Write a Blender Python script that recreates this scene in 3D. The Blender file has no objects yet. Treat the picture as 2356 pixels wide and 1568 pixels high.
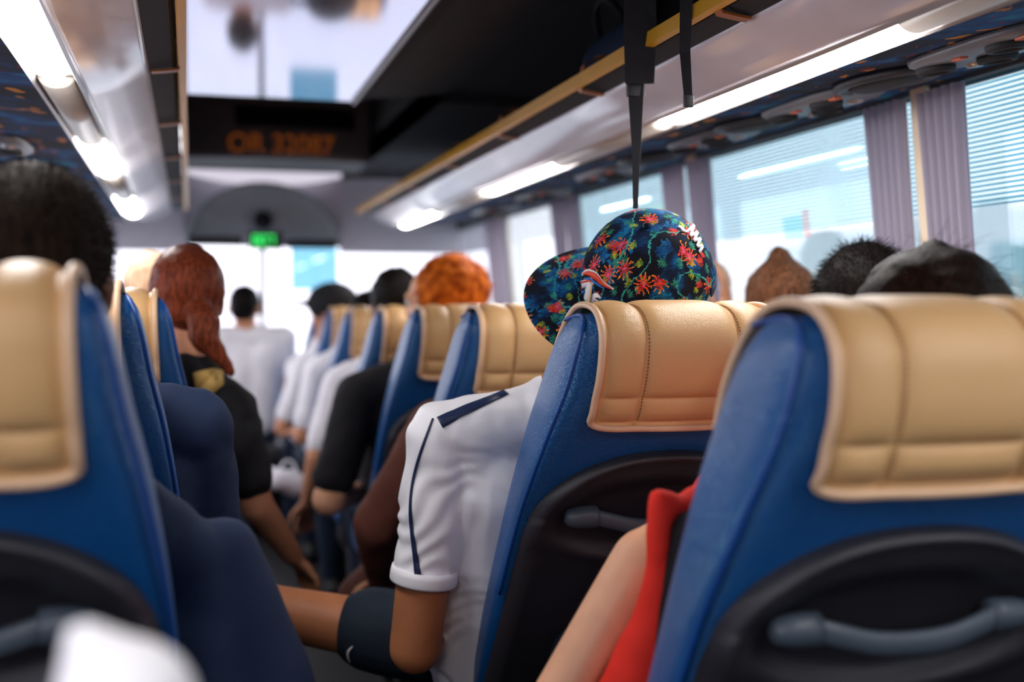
import bpy, bmesh, math, random
import numpy as np
from mathutils import Vector, Matrix
from mathutils.bvhtree import BVHTree
random.seed(7); RNG = np.random.default_rng(7)
SC = bpy.context.scene; COL = SC.collection

# ------------------------------------------------------------------ camera
CAM = np.array([0.0, 0.0, 1.13]); FPX = 2700.0            # focal length in pixels of the 2356 px wide frame
YAW = math.atan((1178 - 435) / FPX); PITCH = math.atan((784 - 712) / FPX)
FW = np.array([math.sin(YAW) * math.cos(PITCH), math.cos(YAW) * math.cos(PITCH), -math.sin(PITCH)])
RT = np.array([math.cos(YAW), -math.sin(YAW), 0.0]); UP = np.cross(RT, FW)
cd = bpy.data.cameras.new('camera'); co = bpy.data.objects.new('camera', cd); COL.objects.link(co)
cd.sensor_width = 36.0; cd.lens = FPX / 2356 * 36.0; cd.clip_start = 0.02; cd.clip_end = 300
co.matrix_world = Matrix(((RT[0], UP[0], -FW[0], CAM[0]), (RT[1], UP[1], -FW[1], CAM[1]), (RT[2], UP[2], -FW[2], CAM[2]), (0, 0, 0, 1)))
cd.dof.use_dof = True; cd.dof.focus_distance = 1.86; cd.dof.aperture_fstop = 1.75; cd.dof.aperture_blades = 0
SC.camera = co
# ------------------------------------------------------------------ daylight and exposure
W = bpy.data.worlds.new('daylight'); SC.world = W; W.use_nodes = True
bg = W.node_tree.nodes['Background']; bg.inputs['Color'].default_value = (0.93, 0.93, 1.0, 1); bg.inputs['Strength'].default_value = 1.9
SC.view_settings.view_transform = 'Standard'; SC.view_settings.look = 'None'
SC.view_settings.exposure = 0.72; SC.view_settings.gamma = 1.0; SC.view_settings.use_curve_mapping = False
SC.cycles.max_bounces = 8; SC.cycles.diffuse_bounces = 3; SC.cycles.glossy_bounces = 4
SC.cycles.transparent_max_bounces = 16; SC.cycles.sample_clamp_indirect = 6; SC.cycles.use_denoising = True
SC.cycles.use_adaptive_sampling = True; SC.cycles.adaptive_threshold = 0.025
SC.cycles.caustics_reflective = False; SC.cycles.caustics_refractive = False

def P(px, py, X=None, Y=None, Z=None):
    """the point of the bus that the photograph shows at (px, py), at a known depth Y, offset X or height Z"""
    r = FW + (px - 1178) / FPX * RT + (784 - py) / FPX * UP
    if X is not None: t = (X - CAM[0]) / r[0]
    elif Y is not None: t = (Y - CAM[1]) / r[1]
    else: t = (Z - CAM[2]) / r[2]
    return CAM + t * r

def lin(r, g, b):
    f = lambda c: (c / 255 / 12.92) if c / 255 <= 0.04045 else ((c / 255 + 0.055) / 1.055) ** 2.4
    return (f(r), f(g), f(b), 1.0)

# ------------------------------------------------------------------ helpers: objects
def link(name, me, m=None, parent=None):
    o = bpy.data.objects.new(name, me); COL.objects.link(o)
    if m is not None and len(me.materials) == 0: me.materials.append(m)
    if parent is not None: o.parent = parent
    return o
def mesh_of(name, V, F, smooth=True):
    me = bpy.data.meshes.new(name); me.from_pydata([tuple(map(float, v)) for v in V], [], [tuple(map(int, f)) for f in F]); me.update()
    if smooth: me.polygons.foreach_set('use_smooth', [True] * len(me.polygons))
    return me
def tag(o, label=None, cat=None, group=None, kind=None):
    if label: o['label'] = label
    if cat: o['category'] = cat
    if group: o['group'] = group
    if kind: o['kind'] = kind
    return o
def thing(name, label, cat, loc=(0, 0, 0), group=None):
    o = bpy.data.objects.new(name, None); COL.objects.link(o); o.location = loc; o.empty_display_size = 0.05
    return tag(o, label, cat, group)
def copy_tree(o, parent=None):
    c = o.copy(); COL.objects.link(c); c.parent = parent
    for ch in list(o.children): copy_tree(ch, c)
    return c

class G:
    """collects shapes into one mesh"""
    def __init__(s): s.V = []; s.F = []
    def add(s, V, F):
        n = len(s.V); s.V += [tuple(v) for v in V]; s.F += [tuple(i + n for i in f) for f in F]; return s
    def box(s, lo, hi, bev=0.0):
        bm = bmesh.new(); bmesh.ops.create_cube(bm, size=1)
        lo = np.array(lo, float); hi = np.array(hi, float)
        for v in bm.verts: v.co = Vector(tuple((lo + hi) / 2 + (hi - lo) * np.array(v.co)))
        if bev > 0: bmesh.ops.bevel(bm, geom=list(bm.edges), offset=bev, segments=3, profile=0.5, affect='EDGES')
        bm.verts.index_update(); s.add([tuple(v.co) for v in bm.verts], [[v.index for v in f.verts] for f in bm.faces]); bm.free(); return s
    def grid(s, fn, nu, nv, flip=False):
        V = [fn(i / nu, j / nv) for j in range(nv + 1) for i in range(nu + 1)]
        F = []
        for j in range(nv):
            for i in range(nu):
                a = j * (nu + 1) + i; q = (a, a + 1, a + nu + 2, a + nu + 1); F.append(q[::-1] if flip else q)
        return s.add(V, F)
    def tube(s, pts, r, n=10, cap=True):
        pts = np.array(pts, float); r = np.broadcast_to(np.array(r, float), (len(pts),))
        V = []; F = []; t0 = pts[1] - pts[0]; t0 /= np.linalg.norm(t0)
        a = np.array([0, 0, 1.0]) if abs(t0[2]) < 0.9 else np.array([1.0, 0, 0])
        e1 = np.cross(t0, a); e1 /= np.linalg.norm(e1)
        for k, p in enumerate(pts):
            t = pts[min(k + 1, len(pts) - 1)] - pts[max(k - 1, 0)]; t /= (np.linalg.norm(t) + 1e-12)
            e1 = e1 - t * (e1 @ t); e1 /= np.linalg.norm(e1); e2 = np.cross(t, e1)
            for i in range(n):
                th = 2 * math.pi * i / n; V.append(p + r[k] * (math.cos(th) * e1 + math.sin(th) * e2))
        for k in range(len(pts) - 1):
            for i in range(n): F.append((k * n + i, k * n + (i + 1) % n, (k + 1) * n + (i + 1) % n, (k + 1) * n + i))
        if cap: F.append(tuple(range(n))[::-1]); F.append(tuple((len(pts) - 1) * n + i for i in range(n)))
        return s.add(V, F)
    def loft(s, rings, cap=True, closed=True):
        n = len(rings[0]); V = [p for r in rings for p in r]; F = []
        for k in range(len(rings) - 1):
            for i in range(n if closed else n - 1): F.append((k * n + i, k * n + (i + 1) % n, (k + 1) * n + (i + 1) % n, (k + 1) * n + i))
        if cap: F.append(tuple(range(n))[::-1]); F.append(tuple((len(rings) - 1) * n + i for i in range(n)))
        return s.add(V, F)
    def ribbon(s, pts, widths, nor, thick=0.002):
        """a flat strap along pts; nor gives the face direction, thick its real thickness"""
        pts = np.array(pts, float); rings = []
        for k, p in enumerate(pts):
            t = pts[min(k + 1, len(pts) - 1)] - pts[max(k - 1, 0)]; t /= np.linalg.norm(t)
            nn = np.array(nor[k] if np.ndim(nor) == 2 else nor, float); nn = nn - t * (nn @ t); nn /= np.linalg.norm(nn)
            b = np.cross(t, nn); w = (widths[k] if np.ndim(widths) else widths) / 2
            rings.append([p - b * w - nn * thick / 2, p + b * w - nn * thick / 2, p + b * w + nn * thick / 2, p - b * w + nn * thick / 2])
        return s.loft(rings)
    def lathe(s, prof, c=(0, 0, 0), axis=(0, 0, 1), n=24):
        axis = np.array(axis, float); axis /= np.linalg.norm(axis)
        a = np.array([0, 0, 1.0]) if abs(axis[2]) < 0.9 else np.array([1.0, 0, 0])
        e1 = np.cross(axis, a); e1 /= np.linalg.norm(e1); e2 = np.cross(axis, e1); c = np.array(c, float)
        return s.loft([[c + axis * h + r * (math.cos(2 * math.pi * i / n) * e1 + math.sin(2 * math.pi * i / n) * e2) for i in range(n)] for r, h in prof])
    def ell(s, c, r, R=None, sub=3):
        bm = bmesh.new(); bmesh.ops.create_icosphere(bm, subdivisions=sub, radius=1)
        R = np.eye(3) if R is None else R; c = np.array(c, float); r = np.array(r, float)
        bm.verts.index_update(); s.add([c + R @ (r * np.array(v.co)) for v in bm.verts], [[v.index for v in f.verts] for f in bm.faces]); bm.free(); return s
    def cap(s, a, ra, b, rb, n=18, flat=0.0):
        """a tapered limb with round ends"""
        a = np.array(a, float); b = np.array(b, float); d = b - a; L = np.linalg.norm(d) + 1e-9; d /= L
        x = np.array([0, 0, 1.0]) if abs(d[2]) < 0.9 else np.array([1.0, 0, 0])
        e1 = np.cross(d, x); e1 /= np.linalg.norm(e1); e2 = np.cross(d, e1); rings = []
        for k in range(5):
            t = -math.pi / 2 + (k + 0.35) / 5 * math.pi / 2; rings.append((a + d * ra * math.sin(t), ra * math.cos(t)))
        for k in range(9): rings.append((a + d * L * k / 8, ra + (rb - ra) * k / 8))
        for k in range(5):
            t = (k + 0.65) / 5 * math.pi / 2; rings.append((b + d * rb * math.sin(t), rb * math.cos(t)))
        return s.loft([[p + r * (math.cos(2 * math.pi * i / n) * e1 + math.sin(2 * math.pi * i / n) * e2) for i in range(n)] for p, r in rings])
    def build(s, name, m=None, parent=None, smooth=True):
        return link(name, mesh_of(name, s.V, s.F, smooth), m, parent)
    def fuse(s, name, m=None, parent=None, voxel=0.01, it=6, post=None):
        """melts the collected shapes into one continuous skin"""
        me = mesh_of(name, s.V, s.F); o = bpy.data.objects.new(name, me); COL.objects.link(o)
        r = o.modifiers.new('r', 'REMESH'); r.mode = 'VOXEL'; r.voxel_size = voxel
        sm = o.modifiers.new('s', 'SMOOTH'); sm.factor = 0.5; sm.iterations = it
        dg = bpy.context.evaluated_depsgraph_get(); ne = bpy.data.meshes.new_from_object(o.evaluated_get(dg))
        bpy.data.objects.remove(o); bpy.data.meshes.remove(me); ne.name = name; ne.materials.clear()
        if post is not None:
            n = len(ne.vertices); c = np.empty(n * 3); ne.vertices.foreach_get('co', c); nr = np.empty(n * 3)
            ne.vertices.foreach_get('normal', nr); c = c.reshape(-1, 3); nr = nr.reshape(-1, 3)
            ne.vertices.foreach_set('co', post(c, nr).ravel()); ne.update()
        ne.polygons.foreach_set('use_smooth', [True] * len(ne.polygons))
        return link(name, ne, m, parent)

def spline(keys, n):
    """Catmull-Rom through keys, n points"""
    K = np.array(keys, float); K = np.vstack([2 * K[0] - K[1], K, 2 * K[-1] - K[-2]]); m = len(K) - 3; out = []
    for i in range(n):
        t = i / (n - 1) * m; k = min(int(t), m - 1); f = t - k; p0, p1, p2, p3 = K[k:k + 4]
        out.append(0.5 * (2 * p1 + (p2 - p0) * f + (2 * p0 - 5 * p1 + 4 * p2 - p3) * f * f + (3 * p1 - p0 - 3 * p2 + p3) * f ** 3))
    return np.array(out)
def unit(v): v = np.array(v, float); return v / np.linalg.norm(v)

# ------------------------------------------------------------------ materials
class N:
    """short hand for node trees"""
    def __init__(s, name):
        s.m = bpy.data.materials.new(name); s.m.use_nodes = True; s.t = s.m.node_tree; s.t.nodes.clear()
        s.out = s.t.nodes.new('ShaderNodeOutputMaterial')
    def n(s, typ, ins=None, **kw):
        d = s.t.nodes.new('ShaderNode' + typ)
        for k, v in kw.items(): setattr(d, k, v)
        for k, v in (ins or {}).items(): s.set(d.inputs[k], v)
        return d
    def set(s, sock, v):
        if hasattr(v, 'bl_idname') and v.bl_idname.startswith('ShaderNode'): v = v.outputs[0]
        if isinstance(v, bpy.types.NodeSocket): s.t.links.new(v, sock)
        else: sock.default_value = v
    def math(s, op, a, b=None, c=None, clamp=False):
        d = s.t.nodes.new('ShaderNodeMath'); d.operation = op; d.use_clamp = clamp
        for i, v in enumerate((a, b, c)):
            if v is not None: s.set(d.inputs[i], v)
        return d.outputs[0]
    def vmath(s, op, a, b=None, sc=None):
        d = s.t.nodes.new('ShaderNodeVectorMath'); d.operation = op; s.set(d.inputs[0], a)
        if b is not None: s.set(d.inputs[1], b)
        if sc is not None: s.set(d.inputs['Scale'], sc)
        return d.outputs['Value'] if op in ('LENGTH', 'DOT_PRODUCT', 'DISTANCE') else d.outputs[0]
    def mix(s, f, a, b, bt='MIX'):
        d = s.t.nodes.new('ShaderNodeMix'); d.data_type = 'RGBA'; d.blend_type = bt; s.set(d.inputs[0], f); s.set(d.inputs[6], a); s.set(d.inputs[7], b); return d.outputs[2]
    def ramp(s, f, stops, interp='LINEAR'):
        d = s.t.nodes.new('ShaderNodeValToRGB'); s.set(d.inputs[0], f); cr = d.color_ramp; cr.interpolation = interp
        while len(cr.elements) < len(stops): cr.elements.new(0.5)
        for e, (p, c) in zip(cr.elements, stops): e.position = p; e.color = c
        return d.outputs[0]
    def coord(s, which='Object'): return s.t.nodes.new('ShaderNodeTexCoord').outputs[which]
    def pr(s, **kw):
        d = s.t.nodes.new('ShaderNodeBsdfPrincipled')
        for k, v in kw.items(): s.set(d.inputs[k.replace('_', ' ')], v)
        s.t.links.new(d.outputs[0], s.out.inputs[0]); return d
    def bump(s, h, strength=0.3, dist=0.01): return s.n('Bump', {'Strength': strength, 'Distance': dist, 'Height': h}).outputs[0]

def simple(name, col, rough=0.5, metal=0.0, var=0.12, scale=18, bump=0.0, bscale=300, spec=0.5, **kw):
    k = N(name); co_ = k.coord(); nz = k.n('TexNoise', {'Vector': co_, 'Scale': scale, 'Detail': 4.0})
    c2 = tuple(min(1, x * (1 + var)) for x in col[:3]) + (1,); c1 = tuple(x * (1 - var) for x in col[:3]) + (1,)
    c = k.ramp(nz.outputs[0], [(0.3, c1), (0.7, c2)])
    d = k.pr(Base_Color=c, Roughness=rough, Metallic=metal, **{'Specular_IOR_Level': spec}, **kw)
    if bump > 0:
        b = k.n('TexNoise', {'Vector': co_, 'Scale': bscale, 'Detail': 3.0}); k.set(d.inputs['Normal'], k.bump(b.outputs[0], bump, 0.004))
    return k.m
def leather(name, col, rough, scale=260, bump=0.35, var=0.10, spec=0.5, stretch=(1, 1, 1), coat=0.0, tint=(1, 1, 1, 1)):
    k = N(name); co_ = k.coord(); mp = k.n('Mapping', {'Vector': co_, 'Scale': stretch}).outputs[0]
    v = k.n('TexVoronoi', {'Vector': mp, 'Scale': scale}, feature='DISTANCE_TO_EDGE').outputs['Distance']
    wob = k.n('TexNoise', {'Vector': mp, 'Scale': scale * 0.35, 'Detail': 3.0}).outputs[0]
    h = k.math('ADD', k.math('MULTIPLY', k.math('MINIMUM', v, 0.25), 2.0), wob)
    big = k.n('TexNoise', {'Vector': co_, 'Scale': 6.0, 'Detail': 2.0}).outputs[0]
    c = k.ramp(big, [(0.3, tuple(x * (1 - var) for x in col[:3]) + (1,)), (0.7, tuple(min(1, x * (1 + var)) for x in col[:3]) + (1,))])
    d = k.pr(Base_Color=c, Roughness=k.math('ADD', k.math('MULTIPLY', wob, 0.12), rough - 0.06), Specular_IOR_Level=spec, Normal=k.bump(h, bump, 0.003))
    d.inputs['Coat Weight'].default_value = coat; d.inputs['Coat Roughness'].default_value = 0.36
    d.inputs['Specular Tint'].default_value = tint
    return k.m
def emit(name, col, st):
    k = N(name); e = k.n('Emission', {'Color': col, 'Strength': st}); k.t.links.new(e.outputs[0], k.out.inputs[0]); return k.m
def hair_mat(name, c1, c2, rough=0.5, stretch=(150, 150, 9)):
    k = N(name); mp = k.n('Mapping', {'Vector': k.coord(), 'Scale': stretch}).outputs[0]
    nz = k.n('TexNoise', {'Vector': mp, 'Scale': 1.6, 'Detail': 5.0}).outputs[0]
    k.pr(Base_Color=k.ramp(nz, [(0.35, c1), (0.68, c2)]), Roughness=rough, Specular_IOR_Level=0.07, Normal=k.bump(nz, 0.5, 0.004)); return k.m

M = {}
M['blue'] = leather('blue_leather', lin(0, 82, 152), 0.32, 300, 0.5, 0.12, 1.0, (1, 1, 1.8), 0.35, (0.45, 0.78, 1.0, 1))
M['tan'] = leather('tan_leather', lin(220, 174, 120), 0.38, 420, 0.22, 0.06, 0.5)
M['piping'] = simple('tan_piping', lin(226, 186, 150), 0.42, var=0.05, bump=0.1)
M['thread'] = simple('brown_thread', lin(140, 98, 58), 0.7, var=0.15)
M['bluepipe'] = simple('blue_piping', lin(14, 70, 146), 0.4, var=0.05)
M['shell'] = simple('black_plastic', lin(44, 42, 48), 0.36, var=0.1, bump=0.25, bscale=900, spec=0.5)
M['handle'] = simple('grey_plastic', lin(66, 76, 88), 0.45, var=0.06)
M['black'] = simple('black_matte', lin(36, 35, 40), 0.7, var=0.2)
M['steel'] = simple('grey_steel', lin(120, 122, 126), 0.35, 0.8, var=0.05)
M['lidark'] = simple('charcoal_trim', lin(42, 40, 45), 0.75, var=0.15, bump=0.2, bscale=400)
M['gold'] = simple('brass_yellow', lin(255, 184, 52), 0.35, 0.1, var=0.06)
M['goldbr'] = simple('brass_bracket', lin(176, 100, 40), 0.4, 0.3, var=0.1)
M['mirror'] = simple('polished_panel', lin(246, 238, 246), 0.14, 0.0, var=0.02)
M['ceil'] = simple('glossy_ceiling', lin(214, 204, 220), 0.07, 0.85, var=0.02)
M['pillar'] = simple('beige_pillar', lin(252, 228, 198), 0.5, var=0.05)
M['wall'] = simple('grey_wall', lin(70, 72, 78), 0.6, var=0.08)
M['dome'] = simple('grey_dome', lin(176, 180, 186), 0.4, 0.0, var=0.06)
M['floor'] = simple('dark_floor', lin(24, 22, 25), 0.6, var=0.25, scale=60)
M['lens'] = emit('lamp_diffuser', (1.0, 0.985, 0.97, 1), 24.0)
M['lensoff'] = simple('unlit_diffuser', lin(206, 196, 186), 0.35, var=0.03)
M['alu'] = simple('satin_trim', lin(196, 188, 186), 0.3, 0.6, var=0.04)
def curtain_mat():
    k = N('grey_curtain'); c = lin(206, 198, 212); d = k.n('BsdfDiffuse', {'Color': c}); t = k.n('BsdfTranslucent', {'Color': c})
    x = k.n('MixShader', {0: 0.5, 1: d.outputs[0], 2: t.outputs[0]}); k.t.links.new(x.outputs[0], k.out.inputs[0]); return k.m
M['curtain'] = curtain_mat()
M['outside'] = simple('pale_building', lin(205, 222, 226), 0.9, var=0.05, scale=0.6)
M['teal'] = simple('teal_building', lin(150, 190, 196), 0.9, var=0.1, scale=0.5)

def glass_mat(name, tint, f0=0.04, rough=0.0, gl=1.0):
    """tinted pane: clear straight on, mirroring at grazing angles; the tint is shared by its two faces"""
    k = N(name); ge = k.n('NewGeometry'); c = k.math('ABSOLUTE', k.vmath('DOT_PRODUCT', ge.outputs['Normal'], ge.outputs['Incoming']))
    fr = k.math('ADD', k.math('MULTIPLY', k.math('POWER', k.math('SUBTRACT', 1.0, c, clamp=True), 5.0), 1 - f0), f0)
    t = k.n('BsdfTransparent', {'Color': tuple(math.sqrt(x) for x in tint[:3]) + (1,)}); g = k.n('BsdfGlossy', {'Color': (gl, gl, gl, 1), 'Roughness': rough})
    x = k.n('MixShader', {0: fr, 1: t.outputs[0], 2: g.outputs[0]}); k.t.links.new(x.outputs[0], k.out.inputs[0]); return k.m
M['glass'] = glass_mat('tinted_window_glass', (0.53, 0.57, 0.585, 1), 0.18)
M['shade'] = glass_mat('dark_tinted_glass', (0.30, 0.33, 0.35, 1), 0.06)
M['clear'] = glass_mat('windshield_glass', (0.80, 0.79, 0.84, 1), 0.03)
def film_mat():
    k = N('striped_film'); z = k.n('SeparateXYZ', {0: k.coord()}).outputs[2]
    st = k.math('GREATER_THAN', k.math('FRACT', k.math('MULTIPLY', z, 105.0)), 0.5)
    t = k.n('BsdfTransparent', {'Color': (0.93, 0.98, 0.99, 1)}); d = k.n('BsdfTransparent', {'Color': (0.42, 0.62, 0.68, 1)})
    x = k.n('MixShader', {0: st, 1: t.outputs[0], 2: d.outputs[0]}); k.t.links.new(x.outputs[0], k.out.inputs[0]); return k.m
M['film'] = film_mat()
def swirl_mat():
    """dark blue bus upholstery with orange and cyan swirls"""
    k = N('swirl_upholstery'); co_ = k.coord()
    w = k.n('TexNoise', {'Vector': co_, 'Scale': 9.0, 'Detail': 2.0}).outputs['Color']
    p = k.vmath('ADD', co_, k.vmath('SCALE', k.vmath('SUBTRACT', w, (0.5, 0.5, 0.5)), sc=0.22))
    n1 = k.n('TexNoise', {'Vector': p, 'Scale': 8.0, 'Detail': 2.0}).outputs[0]
    base = k.ramp(n1, [(0.36, lin(9, 14, 30)), (0.5, lin(16, 36, 74)), (0.62, lin(10, 84, 150)), (0.72, lin(20, 130, 160))])
    n2 = k.n('TexNoise', {'Vector': k.vmath('ADD', p, (3, 7, 1)), 'Scale': 20.0, 'Detail': 1.0}).outputs[0]
    c = k.mix(k.math('GREATER_THAN', n2, 0.70), base, lin(226, 140, 40))
    n3 = k.n('TexNoise', {'Vector': k.vmath('ADD', p, (9, 2, 5)), 'Scale': 22.0, 'Detail': 1.0}).outputs[0]
    c = k.mix(k.math('GREATER_THAN', n3, 0.70), c, lin(140, 40, 40))
    k.pr(Base_Color=c, Roughness=0.85); return k.m
M['swirl'] = swirl_mat()
def floral_mat():
    """tropical print: spiky fronds and starburst flowers on near-black, from cell positions"""
    k = N('tropical_print'); uv0 = k.coord('UV')
    wb = k.n('TexNoise', {'Vector': uv0, 'Scale': 34.0, 'Detail': 4.0}).outputs['Color']
    uv = k.vmath('ADD', uv0, k.vmath('SCALE', k.vmath('SUBTRACT', wb, (0.5, 0.5, 0.5)), sc=0.045))
    n1 = k.n('TexNoise', {'Vector': uv, 'Scale': 3.2, 'Detail': 3.0, 'Distortion': 1.2}).outputs[0]
    c = k.ramp(n1, [(0.40, lin(14, 14, 26)), (0.49, lin(12, 34, 64)), (0.56, lin(14, 84, 140)), (0.63, lin(24, 130, 176)), (0.72, lin(16, 44, 80))])
    n2 = k.n('TexNoise', {'Vector': k.vmath('ADD', uv, (5, 3, 0)), 'Scale': 4.5, 'Detail': 2.0}).outputs[0]
    c = k.mix(k.ramp(n2, [(0.54, (0, 0, 0, 1)), (0.60, (0.9, 0.9, 0.9, 1))]), c, lin(14, 13, 24))
    def layer(c, scale, off, R, petals, sharp, half, stops, rnd=1.0, wob=0.0, thr=0.12):
        v = k.vmath('SCALE', k.vmath('ADD', uv, off), sc=scale)
        vo = k.n('TexVoronoi', {'Vector': v, 'Scale': 1.0, 'Randomness': rnd}, voronoi_dimensions='2D')
        d = k.vmath('SUBTRACT', v, vo.outputs['Position']); s = k.n('SeparateXYZ', {0: d})
        r = k.vmath('LENGTH', d); rc = k.n('SeparateColor', {0: vo.outputs['Color']})
        a = k.math('ADD', k.math('ARCTAN2', s.outputs[1], s.outputs[0]), k.math('MULTIPLY', rc.outputs[0], 6.283))
        if wob: a = k.math('ADD', a, k.math('MULTIPLY', r, wob))
        pet = k.math('POWER', k.math('ABSOLUTE', k.math('COSINE', k.math('MULTIPLY', a, petals))), sharp)
        if half:   # a fan: only the petals on one side
            fan = k.math('SMOOTH_MIN', k.math('MAXIMUM', k.math('COSINE', a), 0.0), 1.0, 0.1); pet = k.math('MULTIPLY', pet, k.math('POWER', fan, half))
        rr = k.math('MULTIPLY', k.math('ADD', k.math('MULTIPLY', pet, 0.85), 0.12), R)
        mask = k.math('LESS_THAN', r, rr)
        keep = k.math('GREATER_THAN', rc.outputs[1], thr)
        col = k.ramp(k.math('DIVIDE', r, R), stops)
        return k.mix(k.math('MULTIPLY', mask, keep), c, col)
    c = layer(c, 5.6, (0.3, 0.9, 0), 0.60, 6.5, 0.7, 0.8, [(0.1, lin(10, 50, 100)), (0.8, lin(26, 120, 176))], thr=0.0)
    c = layer(c, 8.4, (1.7, 0.2, 0), 0.50, 8.5, 0.6, 1.0, [(0.1, lin(24, 90, 80)), (0.6, lin(60, 160, 130)), (1.0, lin(30, 110, 120))], thr=0.3)
    c = layer(c, 8.6, (2.3, 4.1, 0), 0.45, 9.5, 0.8, 0.9, [(0.05, lin(60, 130, 60)), (0.5, lin(190, 200, 50)), (1.0, lin(90, 150, 60))], wob=1.0, thr=0.5)
    c = layer(c, 6.8, (4.4, 1.3, 0), 0.46, 5.5, 2.2, 0, [(0.05, lin(250, 110, 140)), (0.3, lin(238, 60, 70)), (0.6, lin(240, 84, 40)), (0.95, lin(250, 170, 50))], thr=0.66)
    c = layer(c, 6.6, (7.7, 6.2, 0), 0.50, 8.5, 0.8, 1.6, [(0.1, lin(190, 40, 40)), (0.5, lin(236, 70, 40)), (1.0, lin(120, 40, 50))], wob=0.8, thr=0.6)
    v3 = k.n('TexNoise', {'Vector': uv, 'Scale': 2.6, 'Detail': 0.5}).outputs[0]
    band = k.math('LESS_THAN', k.math('ABSOLUTE', k.math('SUBTRACT', v3, 0.43)), 0.006)
    c = k.mix(band, c, lin(60, 170, 160))
    sm = k.n('TexNoise', {'Vector': k.vmath('MULTIPLY', uv0, (14.0, 60.0, 1.0)), 'Scale': 1.0, 'Detail': 3.0, 'Distortion': 2.0}).outputs[0]
    c = k.mix(k.ramp(sm, [(0.5, (0, 0, 0, 1)), (0.66, (0.85, 0.85, 0.85, 1))]), c, lin(12, 20, 42))
    k.pr(Base_Color=c, Roughness=0.85, Specular_IOR_Level=0.2, Normal=k.bump(k.n('TexNoise', {'Vector': uv, 'Scale': 90.0}).outputs[0], 0.15, 0.004)); return k.m
M['floral'] = floral_mat()
def cloth(name, col, rough=0.8, var=0.08, bump=0.25): return simple(name, col, rough, 0, var, 9, bump, 650, 0.3)
def skin(name, col): return simple(name, col, 0.5, 0, 0.07, 22, 0.1, 500, 0.4)
# ================================================================== the setting
XC = 0.385                                                  # centre line of the bus
def wall_x(z): return 1.45 + (1.58 - z) * 0.095             # right side wall leans outwards towards the floor
Y0, Y1 = -1.5, 6.5
def struct(name, g, m, kind='structure', label=None): return tag(g.build(name, m, None, smooth=False), label, None, None, kind)
struct('floor', G().box((-1.2, Y0, -0.06), (1.75, Y1 + 0.6, 0.0)), M['floor'])
struct('trim_1', G().box((-1.0, Y0, 0.0), (-0.02, 5.9, 0.03), 0.004), M['floor'])         # low step under the left seats
# ceiling: a glossy centre panel and dark carpeted sides
tag(struct('ceiling', G().box((-0.05, Y0, 1.83), (0.54, 3.97, 1.86)), M['ceil']), 'pale glossy ceiling panel reflecting the windscreen')
g = G().loft([[(0.54, y, 1.829), (0.60, y, 1.845), (0.9, y, 1.87), (1.50, y, 1.86), (1.50, y, 1.90), (0.54, y, 1.90)] for y in (Y0, 3.97)])
g.box((0.80, 3.97, 1.84), (1.50, 6.4, 1.90)).box((-0.12, 3.97, 2.10), (0.90, 6.5, 2.14)).box((0.80, 3.97, 1.84), (0.84, 6.5, 2.12)).box((-0.12, 3.95, 1.86), (0.84, 3.97, 2.14))
struct('ceiling_right', g, M['lidark'])
g = G().loft([[(-0.05, y, 1.829), (-0.11, y, 1.845), (-0.4, y, 1.87), (-1.05, y, 1.86), (-1.05, y, 1.90), (-0.05, y, 1.90)] for y in (Y0, 6.4)])
g.box((-0.14, 3.97, 1.85), (-0.10, 6.5, 2.12))
struct('ceiling_left', g, M['lidark'])
struct('trim_2', G().tube([(0.54, Y0, 1.826), (0.54, 3.97, 1.826)], 0.008, 8), M['alu'])
# side walls below and above the windows
SILL, HEAD = 0.80, 1.575
def wall_strip(z0, z1, side=1):
    a = []
    for y in (Y0, Y1):
        pts = [(wall_x(z0), y, z0), (wall_x(z1), y, z1), (wall_x(z1) + 0.05, y, z1), (wall_x(z0) + 0.05, y, z0)]
        if side < 0: pts = [(2 * XC - 0.17 - x, yy, z) for x, yy, z in pts][::-1]
        a.append(pts)
    return G().loft(a)
g = wall_strip(0, SILL); h = wall_strip(HEAD, 1.90); g.add(h.V, h.F); struct('wall_right', g, M['wall'])
g = wall_strip(0, SILL, -1); h = wall_strip(HEAD, 1.90, -1); g.add(h.V, h.F); struct('wall_left', g, M['wall'])
g = G().box((-1.2, Y0 - 0.05, 0), (1.75, Y0, 0.95)).box((-1.2, Y0 - 0.05, 1.62), (1.75, Y0, 1.95)).box((-1.2, Y0 - 0.05, 0.9), (-0.85, Y0, 1.7)).box((1.4, Y0 - 0.05, 0.9), (1.75, Y0, 1.7))
struct('wall_back', g, M['wall'])
struct('window_10', G().box((-0.85, Y0 - 0.03, 0.95), (1.4, Y0 - 0.024, 1.62)), M['shade'])
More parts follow.
